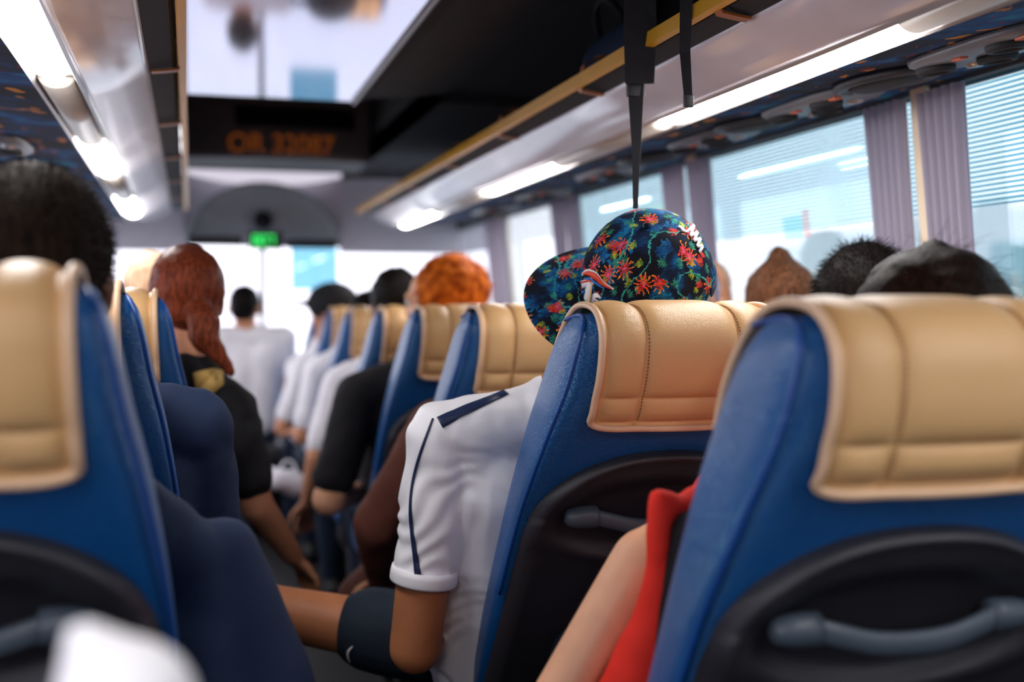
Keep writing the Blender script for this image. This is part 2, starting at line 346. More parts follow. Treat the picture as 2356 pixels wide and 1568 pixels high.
# window pillars, panes and film, right and left
PIL = [-0.25, 0.95, 2.105, 3.24, 4.40, 5.50]
def pane(y0, y1, side, name, m=None):
    a = []
    for y in (y0, y1):
        pts = [(wall_x(SILL) + 0.016, y, SILL), (wall_x(HEAD) + 0.016, y, HEAD), (wall_x(HEAD) + 0.022, y, HEAD), (wall_x(SILL) + 0.022, y, SILL)]
        if side < 0: pts = [(2 * XC - 0.17 - x, yy, z) for x, yy, z in pts][::-1]
        a.append(pts)
    return struct(name, G().loft(a), m if m else M['glass'] if side > 0 else M['clear'])
edges = [Y0] + PIL + [Y1]
for i in range(len(edges) - 1):
    pane(edges[i], edges[i + 1], 1, 'window_%d' % (i + 1), M['shade'] if edges[i + 1] < 1 else None)
pane(Y0, 2.105, -1, 'window_9')
pane(2.105, Y1, -1, 'window_12', M['clear'])
k_ = 3
for side in (1, -1):
    for y in PIL:
        a = []
        for z in (SILL - 0.02, HEAD + 0.02):
            xs = (wall_x(z) - 0.012, wall_x(z) + 0.03); hw = 0.026
            pts = [(xs[0], y - hw, z), (xs[0], y + hw, z), (xs[1], y + hw, z), (xs[1], y - hw, z)]
            if side < 0: pts = [(2 * XC - 0.17 - x, yy, zz) for x, yy, zz in pts]
            a.append(pts)
        struct('trim_%d' % k_, G().loft(a), M['pillar']); k_ += 1
for i, (y0, y1) in enumerate(zip(edges[1:-1], edges[2:])):   # striped sun film on the upper part of the glass
    if i in (1, 2, 3):
        zb, zt = 1.33, HEAD - 0.004
        a = [[(wall_x(zb) + 0.010, y, zb), (wall_x(zt) + 0.010, y, zt), (wall_x(zt) + 0.012, y, zt), (wall_x(zb) + 0.012, y, zb)] for y in (y0 + 0.05, y1 - 0.05)]
        o = G().loft(a).build('sunshade_film', M['film'], None, False)
        tag(o, ['striped sun film on the window nearest the camera', 'striped sun film above the hair bun and the cropped black hair', 'striped sun film on the window left of the floral cap'][i - 1], 'sun film', 'striped sun films on the right windows')
# curtains gathered beside the pillars
def curtain(y0, y1, tie, label):
    nu, nv = 44, 16
    def fn(u, v):
        z = 1.565 - v * 0.74; c = (y0 + y1) / 2; w = (y1 - y0) * (1 - tie * math.sin(math.pi * min(1, v * 1.15)) * 0.25)
        y = c + (u - 0.5) * w; x = wall_x(z) - 0.030 + 0.010 * math.sin(u * 2 * math.pi * 5 + 0.6 * v)
        return (x, y, z)
    g = G().grid(fn, nu, nv); h = G().grid(lambda u, v: np.array(fn(u, v)) + np.array([0.003, 0, 0]), nu, nv, True); g.add(h.V, h.F)
    tag(g.build('curtain', M['curtain']), label, 'curtain', 'grey curtains beside the window pillars')
nm = ['nearest beige window pillar', 'second beige window pillar from the camera', 'third beige window pillar from the camera', 'farthest beige window pillar']
for i, y in enumerate(PIL[2:]):
    curtain(y + 0.026, y + 0.165, 0.4, 'grey pleated curtain on the far side of the ' + nm[i])
    curtain(y - 0.165, y - 0.026, 0.4, 'grey pleated curtain on the near side of the ' + nm[i])
# sticker on the second pane
z0 = P(1840, 520, X=1.47)
s_ = thing('window_sticker', 'small pale teal sticker with a red end on the window above the hair bun', 'sticker', tuple(P(1835, 520, X=wall_x(1.29) + 0.008)))
c0 = np.array(s_.location); sl = 0.095
def stk(y0, y1, zz0, zz1): return [[(-dz_ * sl, yy, dz_), (-dz_ * sl + 0.002, yy, dz_)] for yy, dz_ in ((y0, zz0), (y1, zz0), (y1, zz1), (y0, zz1))]
def sticker(name, y0, y1, a, b, m):
    g = G(); q = stk(y0, y1, a, b); g.loft([[p[0] for p in q], [p[1] for p in q]]); g.build(name, m, s_, False)
sticker('panel', -0.02, 0.075, -0.03, 0.025, glass_mat('sticker_teal', (0.62, 0.84, 0.82, 1), 0.0)); sticker('end_patch', -0.055, -0.025, -0.03, 0.04, glass_mat('sticker_red', (0.95, 0.66, 0.60, 1), 0.0))

# front of the bus
g = G()
g.box((-1.2, 6.42, 1.44), (-0.02, 6.5, 1.9)).box((0.80, 6.42, 1.44), (1.75, 6.5, 1.9)).box((-0.02, 6.44, 1.47), (0.80, 6.5, 2.12))
struct('wall_front', g, simple('lavender_bulkhead', lin(232, 226, 238), 0.4, var=0.04))
g = G()
def dome(u, v):
    a = math.pi * u; hw = 0.40 * (1 - 0.0 * v); x = 0.385 - math.cos(a) * hw * (1 - 0.25 * v); z = 1.475 + math.sin(a) * 0.33 * (1 - v * 0.85); y = 6.34 + 0.09 * v ** 0.7
    return (x, y, z)
g.grid(dome, 40, 14)
o = tag(g.build('dome', M['dome']), 'rounded grey dome panel above the windscreen', 'panel'); o['kind'] = 'structure'; o.name = 'trim_30'
sd = o.modifiers.new('s', 'SOLIDIFY'); sd.thickness = 0.015
cl = thing('reflection_band', 'long pale glowing band imitating a reflection above the grey dome', 'lamp', (0.39, 6.36, 1.885))  # added emissive band in place of the windscreen's reflection, not a real lamp
rings = [[(x, 0.02 * (x / 0.4) ** 2, 0.075 - 0.13 * (x / 0.42) ** 2 * 0.35), (x, 0.02 * (x / 0.4) ** 2, -0.095 + 0.055 * (x / 0.42) ** 2), (x, 0.04, -0.095 + 0.055 * (x / 0.42) ** 2), (x, 0.04, 0.075 - 0.13 * (x / 0.42) ** 2 * 0.35)] for x in np.linspace(-0.42, 0.42, 21)]
G().loft(rings).build('glow_strip', emit('reflection_glow', (0.86, 0.80, 0.94, 1), 0.5), cl)
G().box((-0.43, 0.03, -0.05), (0.43, 0.05, 0.07), 0.005).build('backing', M['alu'], cl)
struct('trim_31', G().box((0.0, 6.26, 1.465), (0.27, 6.34, 1.51), 0.01), M['black'])
struct('trim_32', G().box((0.49, 6.26, 1.455), (0.76, 6.34, 1.50), 0.01), M['black'])
struct('window_11', G().box((-1.1, 6.55, 0.40), (1.65, 6.56, 1.47)), M['clear'])
struct('trim_33', G().box((0.372, 6.48, 0.40), (0.40, 6.53, 1.47), 0.004), M['steel'])
struct('trim_34', G().box((-1.2, 6.2, 0.0), (1.75, 6.55, 0.46), 0.02), M['black'])       # dashboard
tag(G().box((0.53, 6.40, 1.235), (0.78, 6.405, 1.46)).build('sun_visor', glass_mat('blue_visor_film', (0.17, 0.40, 0.50, 1), 0.02), None, False), 'translucent blue sun visor hanging in the windscreen', 'visor')
# green digital clock under the dome
ck = thing('digital_clock', 'black digital clock with green digits under the grey dome', 'clock', (0.39, 6.24, 1.49))
G().box((-0.085, 0.0, -0.045), (0.085, 0.06, 0.045), 0.006).build('case', M['black'], ck)
SEG = {'0': 'abcdef', '7': 'abc', '1': 'bc', '8': 'abcdefg', '3': 'abcdg', '2': 'abdeg', '4': 'bcfg', '5': 'acdfg'}
def seven(ch, x, z, w, h, t, y, g):
    L = {'a': ((x, z + h), (x + w, z + h)), 'g': ((x, z + h / 2), (x + w, z + h / 2)), 'd': ((x, z), (x + w, z)), 'f': ((x, z + h / 2), (x, z + h)), 'b': ((x + w, z + h / 2), (x + w, z + h)), 'e': ((x, z), (x, z + h / 2)), 'c': ((x + w, z), (x + w, z + h / 2))}
    for s in SEG[ch]:
        (x0, z0_), (x1, z1_) = L[s]; g.box((min(x0, x1) - t / 2, y - 0.002, min(z0_, z1_) - t / 2), (max(x0, x1) + t / 2, y, max(z0_, z1_) + t / 2))
for i, ch in enumerate('807'):
    g = G(); seven(ch, -0.066 + i * 0.040, -0.024, 0.024, 0.048, 0.010, -0.001, g); g.build('digit', emit('green_led', (0.05, 0.9, 0.16, 1), 0.75), ck, False)
# round black sensor above it
tag(G().lathe([(0.0, -0.02), (0.045, -0.02), (0.05, 0.0), (0.045, 0.05)], (0.38, 6.33, 1.60), (0, 1, 0)).build('dome_speaker', M['black']), 'round black knob on the grey dome above the clock', 'speaker')
# overhead display unit in the raised part of the ceiling
YD = 5.2; dl = np.array((P(640, 300, Y=YD)[0], YD, 2.10)); bow = lambda x: 0.35 * (x / 0.4) ** 2 * 0.12
du = thing('overhead_display', 'dark overhead display box with a black slot and dim orange letters', 'display', tuple(dl))
def dz(py): return P(640, py, Y=YD)[2] - dl[2]
rings = []
for zz, dy in ((0.0, -0.01), (dz(232), 0.0), (dz(352), 0.0), (dz(364), 0.015)):
    xs_ = np.linspace(-0.40, 0.405, 25); rings.append([(x, bow(x) + dy, zz) for x in xs_] + [(0.405, 0.5, zz), (-0.40, 0.5, zz)])
G().loft(rings[::-1]).build('case', simple('brown_black_case', lin(84, 78, 82), 0.5, var=0.1), du, False)
sl_ = []
for x in np.linspace(P(542, 270, Y=YD)[0] - dl[0], P(818, 270, Y=YD)[0] - dl[0], 21):
    y = bow(x) - 0.004; sl_.append([(x, y, dz(246)), (x, y, dz(292)), (x, y + 0.004, dz(292)), (x, y + 0.004, dz(246))])
G().loft(sl_).build('slot', simple('slot_black', lin(16, 14, 16), 0.2), du, False)
fc = bpy.data.curves.new('letters', 'FONT'); fc.body = 'OR 32087'; fc.size = 0.1; fc.extrude = 0.0015; fc.offset = 0.0015
fo = bpy.data.objects.new('letters', fc); COL.objects.link(fo); dg = bpy.context.evaluated_depsgraph_get()
tm = bpy.data.meshes.new_from_object(fo.evaluated_get(dg)); bpy.data.objects.remove(fo)
xs = [v.co.x for v in tm.vertices]; x0, x1 = min(xs), max(xs); ys = [v.co.y for v in tm.vertices]; y0_, y1_ = min(ys), max(ys)
xa, xb = P(525, 330, Y=YD)[0] - dl[0], P(770, 330, Y=YD)[0] - dl[0]
for v in tm.vertices:
    x = xa + (v.co.x - x0) / (x1 - x0) * (xb - xa)
    v.co = Vector((x, bow(x) - 0.003 - v.co.z, dz(354) + (v.co.y - y0_) / (y1_ - y0_) * (dz(308) - dz(354))))
link('letters', tm, emit('amber_led', (1.0, 0.24, 0.04, 1), 0.065), du)
# ceiling speakers right above
for x, y, lb in ((0.20, 2.30, 'left of the two black round speakers in the glossy ceiling panel'), (0.42, 2.34, 'right of the two black round speakers in the glossy ceiling panel')):
    t = thing('ceiling_speaker', lb, 'speaker', (x, y, 1.83), 'round speakers in the ceiling panel')
    G().lathe([(0.0, -0.012), (0.045, -0.014), (0.06, -0.008), (0.062, 0.0)]).build('grille', M['black'], t)
    G().lathe([(0.060, -0.004), (0.072, -0.006), (0.074, 0.0), (0.06, 0.0)]).build('rim', M['steel'], t)

# ================================================================== luggage racks
RY0, RY1 = Y0 + 0.02, 5.62
def sx(off, side): return XC + side * off
def rack(side, outer, lab):
    t = thing('luggage_rack', lab, 'luggage rack', (XC + side * 0.7, RY0, 1.13), 'overhead luggage racks')
    L = np.array(t.location)
    def strip(name, prof, m, smooth=True):
        a = [[np.array((sx(o_, side), y, 1.13 + z)) - L for o_, z in (prof if side > 0 else prof[::-1])] for y in (RY0, RY1)]
        return G().loft(a).build(name, m, t, smooth)
    strip('shelf', [(0.405, 0.474), (0.412, 0.462), (0.452, 0.4515), (0.50, 0.46), (outer - 0.02, 0.485), (outer - 0.02, 0.505), (0.45, 0.482)], M['lidark'], False)
    n = 12; f = [(0.4545 + 0.113 * i / n, 0.4505 - 0.0475 * (i / n) - 0.006 * math.sin(math.pi * i / n)) for i in range(n + 1)]
    strip('polished_panel', f + [(0.566, 0.412), (0.458, 0.459)], M['mirror'])
    strip('lamp_channel', [(0.566, 0.402), (0.570, 0.3965), (0.573, 0.4), (0.576, 0.412), (0.640, 0.412), (0.643, 0.400), (0.647, 0.3965), (0.650, 0.402), (0.650, 0.42), (0.566, 0.42)], M['alu'], False)
    strip('underside', [(0.648, 0.403), (outer, 0.4535), (outer, 0.463), (0.648, 0.418)], M['swirl'], False)
    strip('rail', [(0.386, 0.459), (0.399, 0.457), (0.402, 0.461), (0.402, 0.481), (0.398, 0.484), (0.389, 0.484)], M['gold'], False)
    for k in range(10):
        y = -1.0 + k * 0.66
        up_ = [np.array((sx(o_, side), y, 1.13 + z)) - L for o_, z in ((0.396, 0.475), (0.400, 0.50), (0.43, 0.52), (0.47, 0.52))]
        dn_ = [np.array((sx(o_, side), y + 0.02, 1.13 + z)) - L for o_, z in ((0.394, 0.468), (0.402, 0.453), (0.43, 0.449), (0.450, 0.447))]
        g = G(); g.ribbon(up_, 0.022, (side, 0, 0.3), 0.004); g.ribbon(dn_, 0.022, (0, 0, 1), 0.004); g.build('bracket', M['goldbr'], t, False)
    return t
rack(1, 1.062, 'luggage rack along the right side with a brass yellow rail and polished front')
rack(-1, 1.30, 'luggage rack along the left side seen from below, brass rail at its edge')
# strip lamps: curved diffusers in the channel
def lamp(side, y0, y1, lb):
    def fn(u, v): a = math.pi * (0.06 + 0.88 * u); return (sx(0.608 - side * math.cos(a) * 0.030 * side, side), y0 + (y1 - y0) * v, 1.13 + 0.412 - 0.020 * math.sin(a))
    g = G(); rings = []
    for j in range(13):
        y = y0 + (y1 - y0) * j / 12; e = min(1, min(j, 12 - j) / 0.6 + 0.55)
        rings.append([(sx(0.608, side) + math.cos(math.pi * i / 16) * 0.031 * e, y, 1.13 + 0.411 - 0.021 * e * math.sin(math.pi * i / 16)) for i in range(17)])
    tag(G().loft(rings).build('strip_lamp', M['lens']), lb, 'lamp', 'white strip lamps under the luggage racks')
def lampcover(side, y0, y1):
    pass
for y0, y1, lb in ((1.48, 2.36, 'longest lit strip lamp, on the right rack behind the hanging straps'), (3.11, 3.94, 'lit strip lamp in the middle of the right rack, left of the hanging strap'), (4.78, 5.56, 'short lit strip lamp at the far end of the right rack, above the orange hair'), (-0.15, 0.70, 'lit strip lamp on the right rack beside the camera')):
    lamp(1, y0, y1, lb)
for y0, y1, lb in ((1.30, 2.20, 'lit strip lamp on the left rack nearest the camera'), (3.0, 3.72, 'second lit strip lamp on the left rack'), (4.5, 5.25, 'farthest lit strip lamp on the left rack'), (-0.35, 0.50, 'lit strip lamp on the left rack over the camera')):
    lamp(-1, y0, y1, lb)
for side, segs in ((1, ((0.72, 1.46), (2.38, 3.09), (3.96, 4.76))), (-1, ((0.52, 1.28), (2.22, 2.98), (3.74, 4.48)))):
    for y0, y1 in segs:
        rings = [[(sx(0.608, side) + math.cos(math.pi * i / 16) * 0.031, y, 1.13 + 0.411 - 0.021 * math.sin(math.pi * i / 16)) for i in range(17)] for y in (y0, y1)]
        o = G().loft(rings).build('lamp_cover', M['lensoff'], bpy.data.objects['luggage_rack' if side > 0 else 'luggage_rack.001'])
        o.matrix_parent_inverse = Matrix.Translation(-Vector(o.parent.location))
# vent and reading light consoles under the right rack
def under_z(x): return 1.13 + 0.403 + (x - XC - 0.648) / (1.062 - 0.648) * 0.0505
white_em = emit('reading_light', (1, 0.97, 0.92, 1), 2.5); amber = simple('amber_lens', lin(214, 96, 40), 0.3)
plate_m = simple('vent_plate', lin(120, 120, 128), 0.38, 0.2, var=0.06)
def console(y, lb, side=1):
    x = 1.245 if side > 0 else -0.46; z_ = under_z(x) if side > 0 else 1.13 + 0.403 + (XC - x - 0.648) / (1.30 - 0.648) * 0.0505
    t = thing('vent_console', lb, 'air vent', (x, y, z_ - 0.001), 'air vent consoles under the luggage racks')
    t.rotation_euler = (0, -math.atan(0.0505 / 0.414) if side > 0 else math.atan(0.0505 / 0.652), 0)
    pr = []
    for dz, k in ((0, 1.0), (-0.010, 0.97), (-0.016, 0.88)):
        pr.append([(math.copysign(abs(math.cos(a)) ** 0.6, math.cos(a)) * 0.085 * k, math.copysign(abs(math.sin(a)) ** 0.6, math.sin(a)) * 0.165 * k, dz) for a in [2 * math.pi * i / 40 for i in range(40)]])
    G().loft(pr).build('plate', plate_m, t)
    for dx, dy in ((-0.035, -0.075), (0.03, 0.03), (-0.03, 0.11)):
        o = G().lathe([(0.030, -0.010), (0.033, -0.020), (0.030, -0.027), (0.023, -0.027), (0.018, -0.018), (0.0, -0.017)], (dx, dy, 0)).build('nozzle', M['black'], t)
    for dx, dy in ((-0.045, -0.125), (-0.042, 0.03)):
        G().box((dx - 0.008, dy - 0.012, -0.020), (dx + 0.008, dy + 0.012, -0.014), 0.002).build('amber_lens', amber, t)
    for dx, dy in ((0.04, -0.06), (0.045, 0.105)):
        G().lathe([(0.0, -0.022), (0.014, -0.021), (0.018, -0.015), (0.018, -0.008)], (dx, dy, 0), n=16).build('reading_light', M['alu'], t)
def oval_speaker(y, lb):
    x = 1.235; t = thing('oval_speaker', lb, 'speaker', (x, y, under_z(x) - 0.001), 'oval speakers under the right rack')
    t.rotation_euler = (0, -math.atan(0.0505 / 0.414), 0)
    def ring(a_, b_, dz): return [(math.cos(q) * a_, math.sin(q) * b_, dz) for q in [2 * math.pi * i / 36 for i in range(36)]]
    G().loft([ring(0.088, 0.115, 0), ring(0.090, 0.117, -0.010), ring(0.080, 0.106, -0.016), ring(0.072, 0.098, -0.012)]).build('rim', M['shell'], t)
    G().loft([ring(0.074, 0.100, -0.008), ring(0.05, 0.075, -0.018), ring(0.01, 0.015, -0.021)]).build('grille', M['black'], t)
for i, y in enumerate((1.62, 2.15, 2.66, 3.4, 4.1, 4.8)):
    console(y, ['vent console with black nozzles at the upper right, nearest the camera', 'vent console with a bright lamp, above the nearest beige window pillar', 'vent console beneath the near end of the longest strip lamp', 'vent console under the right rack beside the lower end of the hanging strap', 'fifth vent console from the camera under the right rack', 'farthest vent console under the right rack'][i])
for i, y in enumerate((2.35, 3.15, 4.0)):
    console(y, ['vent console under the left rack nearest the camera, above the dark cropped head', 'second vent console under the left rack', 'third vent console under the left rack'][i], -1)
for i, y in enumerate((1.90, 2.42, 3.05)):
    oval_speaker(y, ['oval black speaker between the two nearest vent consoles', 'oval black speaker between the second and third vent consoles', 'oval black speaker beyond the third vent console'][i])

# ================================================================== outside
def building(x, y, w, d, h, m, lb):
    t = thing('building', lb, 'building', (x, y, -1.2)); G().box((-w / 2, -d / 2, 0), (w / 2, d / 2, h)).build('wall', m, t, False)
    for k in range(4):
        for j in range(int(h // 1.6)):
            G().box((-w / 2 - 0.03, -d / 2 + (k + 0.25) * d / 4, 0.6 + j * 1.6), (-w / 2 + 0.02, -d / 2 + (k + 0.75) * d / 4, 1.5 + j * 1.6)).build('window', M['teal'], t, False)
building(11, 9.5, 4, 5, 3.6, M['outside'], 'pale building seen through the windows beside the cap')
building(16, 16, 4, 22, 4.2, M['outside'], 'long pale building behind the other two outside the windows')
building(10, 3.4, 3, 3.6, 3.3, M['teal'], 'teal building seen through the nearest right window')
struct('ground', G().box((-40, -30, -1.3), (60, 60, -1.2)), simple('pale_road', lin(182, 192, 197), 0.9))

# ================================================================== seats
SZ = [0.40, 0.58, 0.80, 0.935, 1.02, 1.08, 1.112, 1.128]
SH = [0.240, 0.239, 0.226, 0.208, 0.190, 0.179, 0.170, 0.160]
SB = [0.42, 0.30, 0.165, 0.072, 0.022, 0.004, 0.006, 0.022]
SF = [0.52, 0.42, 0.310, 0.268, 0.240, 0.200, 0.160, 0.130]
def smooth_interp(z, Z, Yv):
    i = max(1, min(len(Z) - 3, int(np.searchsorted(Z, z)) - 1)); 
    a = max(0, min(len(Z) - 2, int(np.searchsorted(Z, z)) - 1)); t = (z - Z[a]) / (Z[a + 1] - Z[a])
    m0 = (Yv[a + 1] - Yv[max(a - 1, 0)]) / (Z[a + 1] - Z[max(a - 1, 0)]); m1 = (Yv[min(a + 2, len(Z) - 1)] - Yv[a]) / (Z[min(a + 2, len(Z) - 1)] - Z[a])
    h = Z[a + 1] - Z[a]; t2, t3 = t * t, t ** 3
    return (2 * t3 - 3 * t2 + 1) * Yv[a] + (t3 - 2 * t2 + t) * h * m0 + (-2 * t3 + 3 * t2) * Yv[a + 1] + (t3 - t2) * h * m1
def seat_meshes(lean):
    sh = lambda z: lean * (1.13 - z)
    hw = lambda z: smooth_interp(z, SZ, SH); yb = lambda z: smooth_interp(z, SZ, SB) + sh(z); yf = lambda z: smooth_interp(z, SZ, SF) + sh(z)
    D = {}
    # backrest shell of blue leather
    g = G(); rings = []; n = 72
    zs = list(np.linspace(0.40, 1.112, 44)) + [1.121, 1.128]
    def ring(z, w, a, b):
        out = []
        for i in range(n):
            q = 2 * math.pi * i / n; c, s = math.cos(q), math.sin(q); e = 0.36 if s < 0 else 0.62
            out.append((math.copysign(abs(c) ** (0.30 if s < 0 else 0.75), c) * w, (a + b) / 2 + math.copysign(abs(s) ** e, s) * (b - a) / 2, z))
        return out
    for z in zs: rings.append(ring(z, hw(z), yb(z), yf(z)))
    rings.append(ring(1.1335, 0.145, yb(1.128) + 0.012, yf(1.128) - 0.012)); rings.append(ring(1.135, 0.11, yb(1.128) + 0.03, yf(1.128) - 0.03))
    D['backrest'] = g.loft(rings)
    # raised seams where the side panels meet the back
    g = G()
    for s in (-1, 1):
        pts = [(s * hw(z) * 0.985, yb(z) + 0.012, z) for z in np.linspace(0.66, 1.105, 34)]
        top = [(s * 0.160, yb(1.12) + 0.022, 1.124), (s * 0.152, (yb(1.12) + yf(1.12)) / 2, 1.132), (s * 0.158, yf(1.12) - 0.012, 1.124)]
        g.tube(np.vstack([pts, spline([pts[-1]] + top, 12)[1:]]), 0.0032, 8)
        D['backrest_seam' + ('' if s < 0 else '2')] = g; g = G()
    # headrest cover, quilted
    path = spline([(yb(0.962) - 0.010, 0.962), (yb(0.985) - 0.012, 0.985), (yb(1.02) - 0.012, 1.02), (yb(1.06) - 0.011, 1.06), (yb(1.10) - 0.008, 1.10), (yb(1.12) + 0.004, 1.130), (yb(1.128) + 0.030, 1.1425), (yf(1.128) - 0.02, 1.1425), (yf(1.112) + 0.006, 1.118), (yf(1.06) + 0.009, 1.06), (yf(1.0) + 0.008, 1.0)], 72)
    seg = np.r_[0, np.cumsum(np.linalg.norm(np.diff(path, axis=0), axis=1))]; Wc = 0.143; vs = (-0.0745, 0.0745); hs = (0.052,)
    def cov(u, v):
        k = v * 71; i = min(int(k), 70); f = k - i; p = path[i] * (1 - f) + path[i + 1] * f; d = path[min(i + 1, 71)] - path[max(i - 1, 0)]; nn = np.array([-d[1], d[0]]); nn /= np.linalg.norm(nn)
        x = (u * 2 - 1) * Wc; L = np.interp(k, np.arange(72), seg)
        d1 = min([abs(x - q) for q in vs] + [abs(abs(x) - Wc + 0.008)]); d2 = min([abs(L - q) for q in hs] + [abs(L - 0.008)])
        puff = 0.011 * (1 - math.exp(-min(d1, 0.05) / 0.009)) * (1 - math.exp(-min(d2, 0.05) / 0.009)) 
        edge = 0.006 * max(0, 1 - (Wc - abs(x)) / 0.008) - 0.0045 * (abs(x) / Wc) ** 4
        q = p - nn * (puff - edge * 0.0) if False else p + (-nn if nn @ np.array([1, 0]) > 0 and v < 0.4 else nn) * 0
        out = -nn if (nn @ (p - np.array([(yb(1.05) + yf(1.05)) / 2, 1.03]))) < 0 else nn
        q = p + out * (puff - 0.003 * (abs(x) / Wc) ** 6)
        return (x * (1.0 + 0.03 * max(0, (1.13 - q[1]) / 0.17)), q[0], q[1])
    D['headrest_cover'] = G().grid(cov, 96, 160)
    g = G(); e = []
    for v in np.linspace(1, 0, 60): e.append(np.array(cov(0, v)) + np.array([-0.002, 0, 0]))
    for u in np.linspace(0.0, 1, 24)[1:-1]:
        e.append(np.array(cov(u, 0)) + np.array([0, -0.001, -0.002]))
    for v in np.linspace(0, 1, 60): e.append(np.array(cov(1, v)) + np.array([0.002, 0, 0]))
    e = np.array(e)
    for _ in range(4): e[1:-1] = 0.25 * e[:-2] + 0.5 * e[1:-1] + 0.25 * e[2:]
    D['piping'] = g.tube(e, 0.0055, 10)
    for q in vs:
        g = G()                                            # stitches along the two upright seams
        u = (q / Wc + 1) / 2; L_ = np.linspace(0.012, 0.40, 74)
        for k in range(0, 73):
            a = np.interp(L_[k], seg, np.arange(72)) / 71; b = np.interp(L_[k] + 0.0032, seg, np.arange(72)) / 71
            pa = np.array(cov(u + 0.012, a)); pb = np.array(cov(u + 0.012, b)); g.tube([pa, pb], 0.0011, 5)
        D['stitching' + ('' if q < 0 else '2')] = g
    # black back shell with its rim and recess
    apex, zc = 0.918, 0.745
    def half(z): 
        if z <= zc: return np.interp(z, [0.30, 0.45, 0.745], [0.235, 0.234, 0.217])
        return 0.217 * max(0.0, 1 - ((z - zc) / (apex - zc)) ** 2.3) ** (1 / 2.3)
    def shell(u, v):
        z = 0.32 + (apex - 0.32) * (1 - (1 - v) ** 1.7); w = half(z); x = (2 * u - 1); x = math.copysign(abs(x) ** 0.8, x) * w
        zz = max(z, 0.42); base = yb(zz) - (0.42 - z if z < 0.42 else 0) * 0.35 * -1
        dx = (w - abs(x)); dz_ = (apex - z) * 0.9; d = min(dx, 0.05 if z < zc else max(0, math.hypot(max(0, dx), 0)))
        r = 1 - min(1.0, ((abs(x) / 0.217) ** 2.3 + max(0, (z - zc) / (apex - zc)) ** 2.3)) ** 0.5 if z > zc else (w - abs(x)) / 0.217
        rim = 0.036 * (1 - math.exp(-max(r, 0) / 0.045)) - 0.006 * (1 - math.exp(-max(r - 0.10, 0) / 0.04)) - 0.004
        q = (x / 0.165) ** 2 + ((z - 0.800) / 0.062) ** 2
        rec = 0.022 / (1 + math.exp((q - 1.0) * 7)); lip = 0.005 * math.exp(-((q - 1.55) / 0.35) ** 2) * (1 if z < 0.80 else 0.2)
        return (x, base - rim + rec - lip, z)
    D['back_shell'] = G().grid(shell, 80, 90)
    # grab handle: two end blocks and a sagging bar
    def hp(x, z, off): return np.array((x, yb(z) - 0.022 - off, z))
    zz = 0.805
    nrm = unit((0, -1, (yb(0.85) - yb(0.75)) / 0.1 * -1)); 
    for s in (-1, 1):
        ring_ = []
        for k, (xx, r1, r2) in enumerate(((0.158, 0.008, 0.008), (0.152, 0.014, 0.014), (0.135, 0.0175, 0.018), (0.118, 0.018, 0.019), (0.104, 0.017, 0.018))):
            c = hp(s * xx, zz + 0.002, 0.004)
            ring_.append([c + np.array((0, math.cos(q) * r1, math.sin(q) * r2)) for q in [2 * math.pi * i / 16 for i in range(16)]])
        D['handle_mount' + ('' if s < 0 else '2')] = G().loft(ring_)
    bar = spline([hp(-0.108, zz + 0.002, 0.010), hp(-0.085, zz - 0.004, 0.018), hp(-0.045, zz - 0.014, 0.026), hp(0, zz - 0.017, 0.028), hp(0.045, zz - 0.014, 0.026), hp(0.085, zz - 0.004, 0.018), hp(0.108, zz + 0.002, 0.010)], 30)
    rings = []
    for p in bar: rings.append([p + np.array((0, math.cos(q) * 0.008, math.sin(q) * 0.0135)) for q in [2 * math.pi * i / 14 for i in range(14)]])
    D['grab_handle'] = G().loft(rings)
    # cushion and pedestal
    y_ = yb(0.42)
    D['cushion'] = G().box((-0.222, y_ + 0.02, 0.345), (0.222, y_ + 0.47, 0.455), 0.035)
    D['pedestal'] = G().box((-0.20, y_ + 0.05, 0.27), (0.20, y_ + 0.42, 0.35), 0.012).box((-0.17, y_ + 0.10, 0.0), (-0.13, y_ + 0.36, 0.28), 0.008).box((0.13, y_ + 0.10, 0.0), (0.17, y_ + 0.36, 0.28), 0.008)
    return {k: mesh_of(k, v.V, v.F, k not in ('pedestal',)) for k, v in D.items()}
SEATM = dict(backrest='blue', backrest_seam='bluepipe', backrest_seam2='bluepipe', handle_mount2='handle', headrest_cover='tan', piping='piping', stitching='thread', stitching2='thread', back_shell='shell', handle_mount='handle', grab_handle='handle', cushion='blue', pedestal='black')
SUB = dict(stitching2='headrest_cover', backrest_seam2='backrest', handle_mount2='grab_handle', backrest_seam='backrest', piping='headrest_cover', stitching='headrest_cover', handle_mount='grab_handle')
def make_seat(lean):
    ms = seat_meshes(lean); t = thing('coach_seat', 'x', 'seat'); os_ = {}
    for k in ('backrest', 'headrest_cover', 'back_shell', 'grab_handle', 'cushion', 'pedestal', 'backrest_seam', 'piping', 'stitching', 'handle_mount', 'backrest_seam2', 'handle_mount2', 'stitching2'):
        os_[k] = link(k.rstrip('2'), ms[k], M[SEATM[k]], t if k not in SUB else os_[SUB[k]])
    return t
SEATS = {}
used = set()
def seat(x, y, lean, label, z=0.0):
    if lean not in SEATS: SEATS[lean] = make_seat(lean)
    o = SEATS[lean] if lean not in used else copy_tree(SEATS[lean]); used.add(lean)
    o.location = (x, y, z - 0.010); o['label'] = label; o['group'] = 'blue coach seats with tan headrest covers'
    return o
RX, RW = 0.735, 1.218; ROW = [1.0, 1.645, 2.382, 3.01, 3.635, 4.37, 4.98, 5.55]
LX = -0.240; LROW = [1.06, 1.67, 2.38, 3.05]
LN1 = -0.14
seat(RX, ROW[0], LN1, 'nearest blue coach seat on the right, large tan headrest cover and black back with handle')
seat(RX, ROW[1], 0.0, 'blue coach seat directly behind the floral cap, sharpest tan headrest cover')
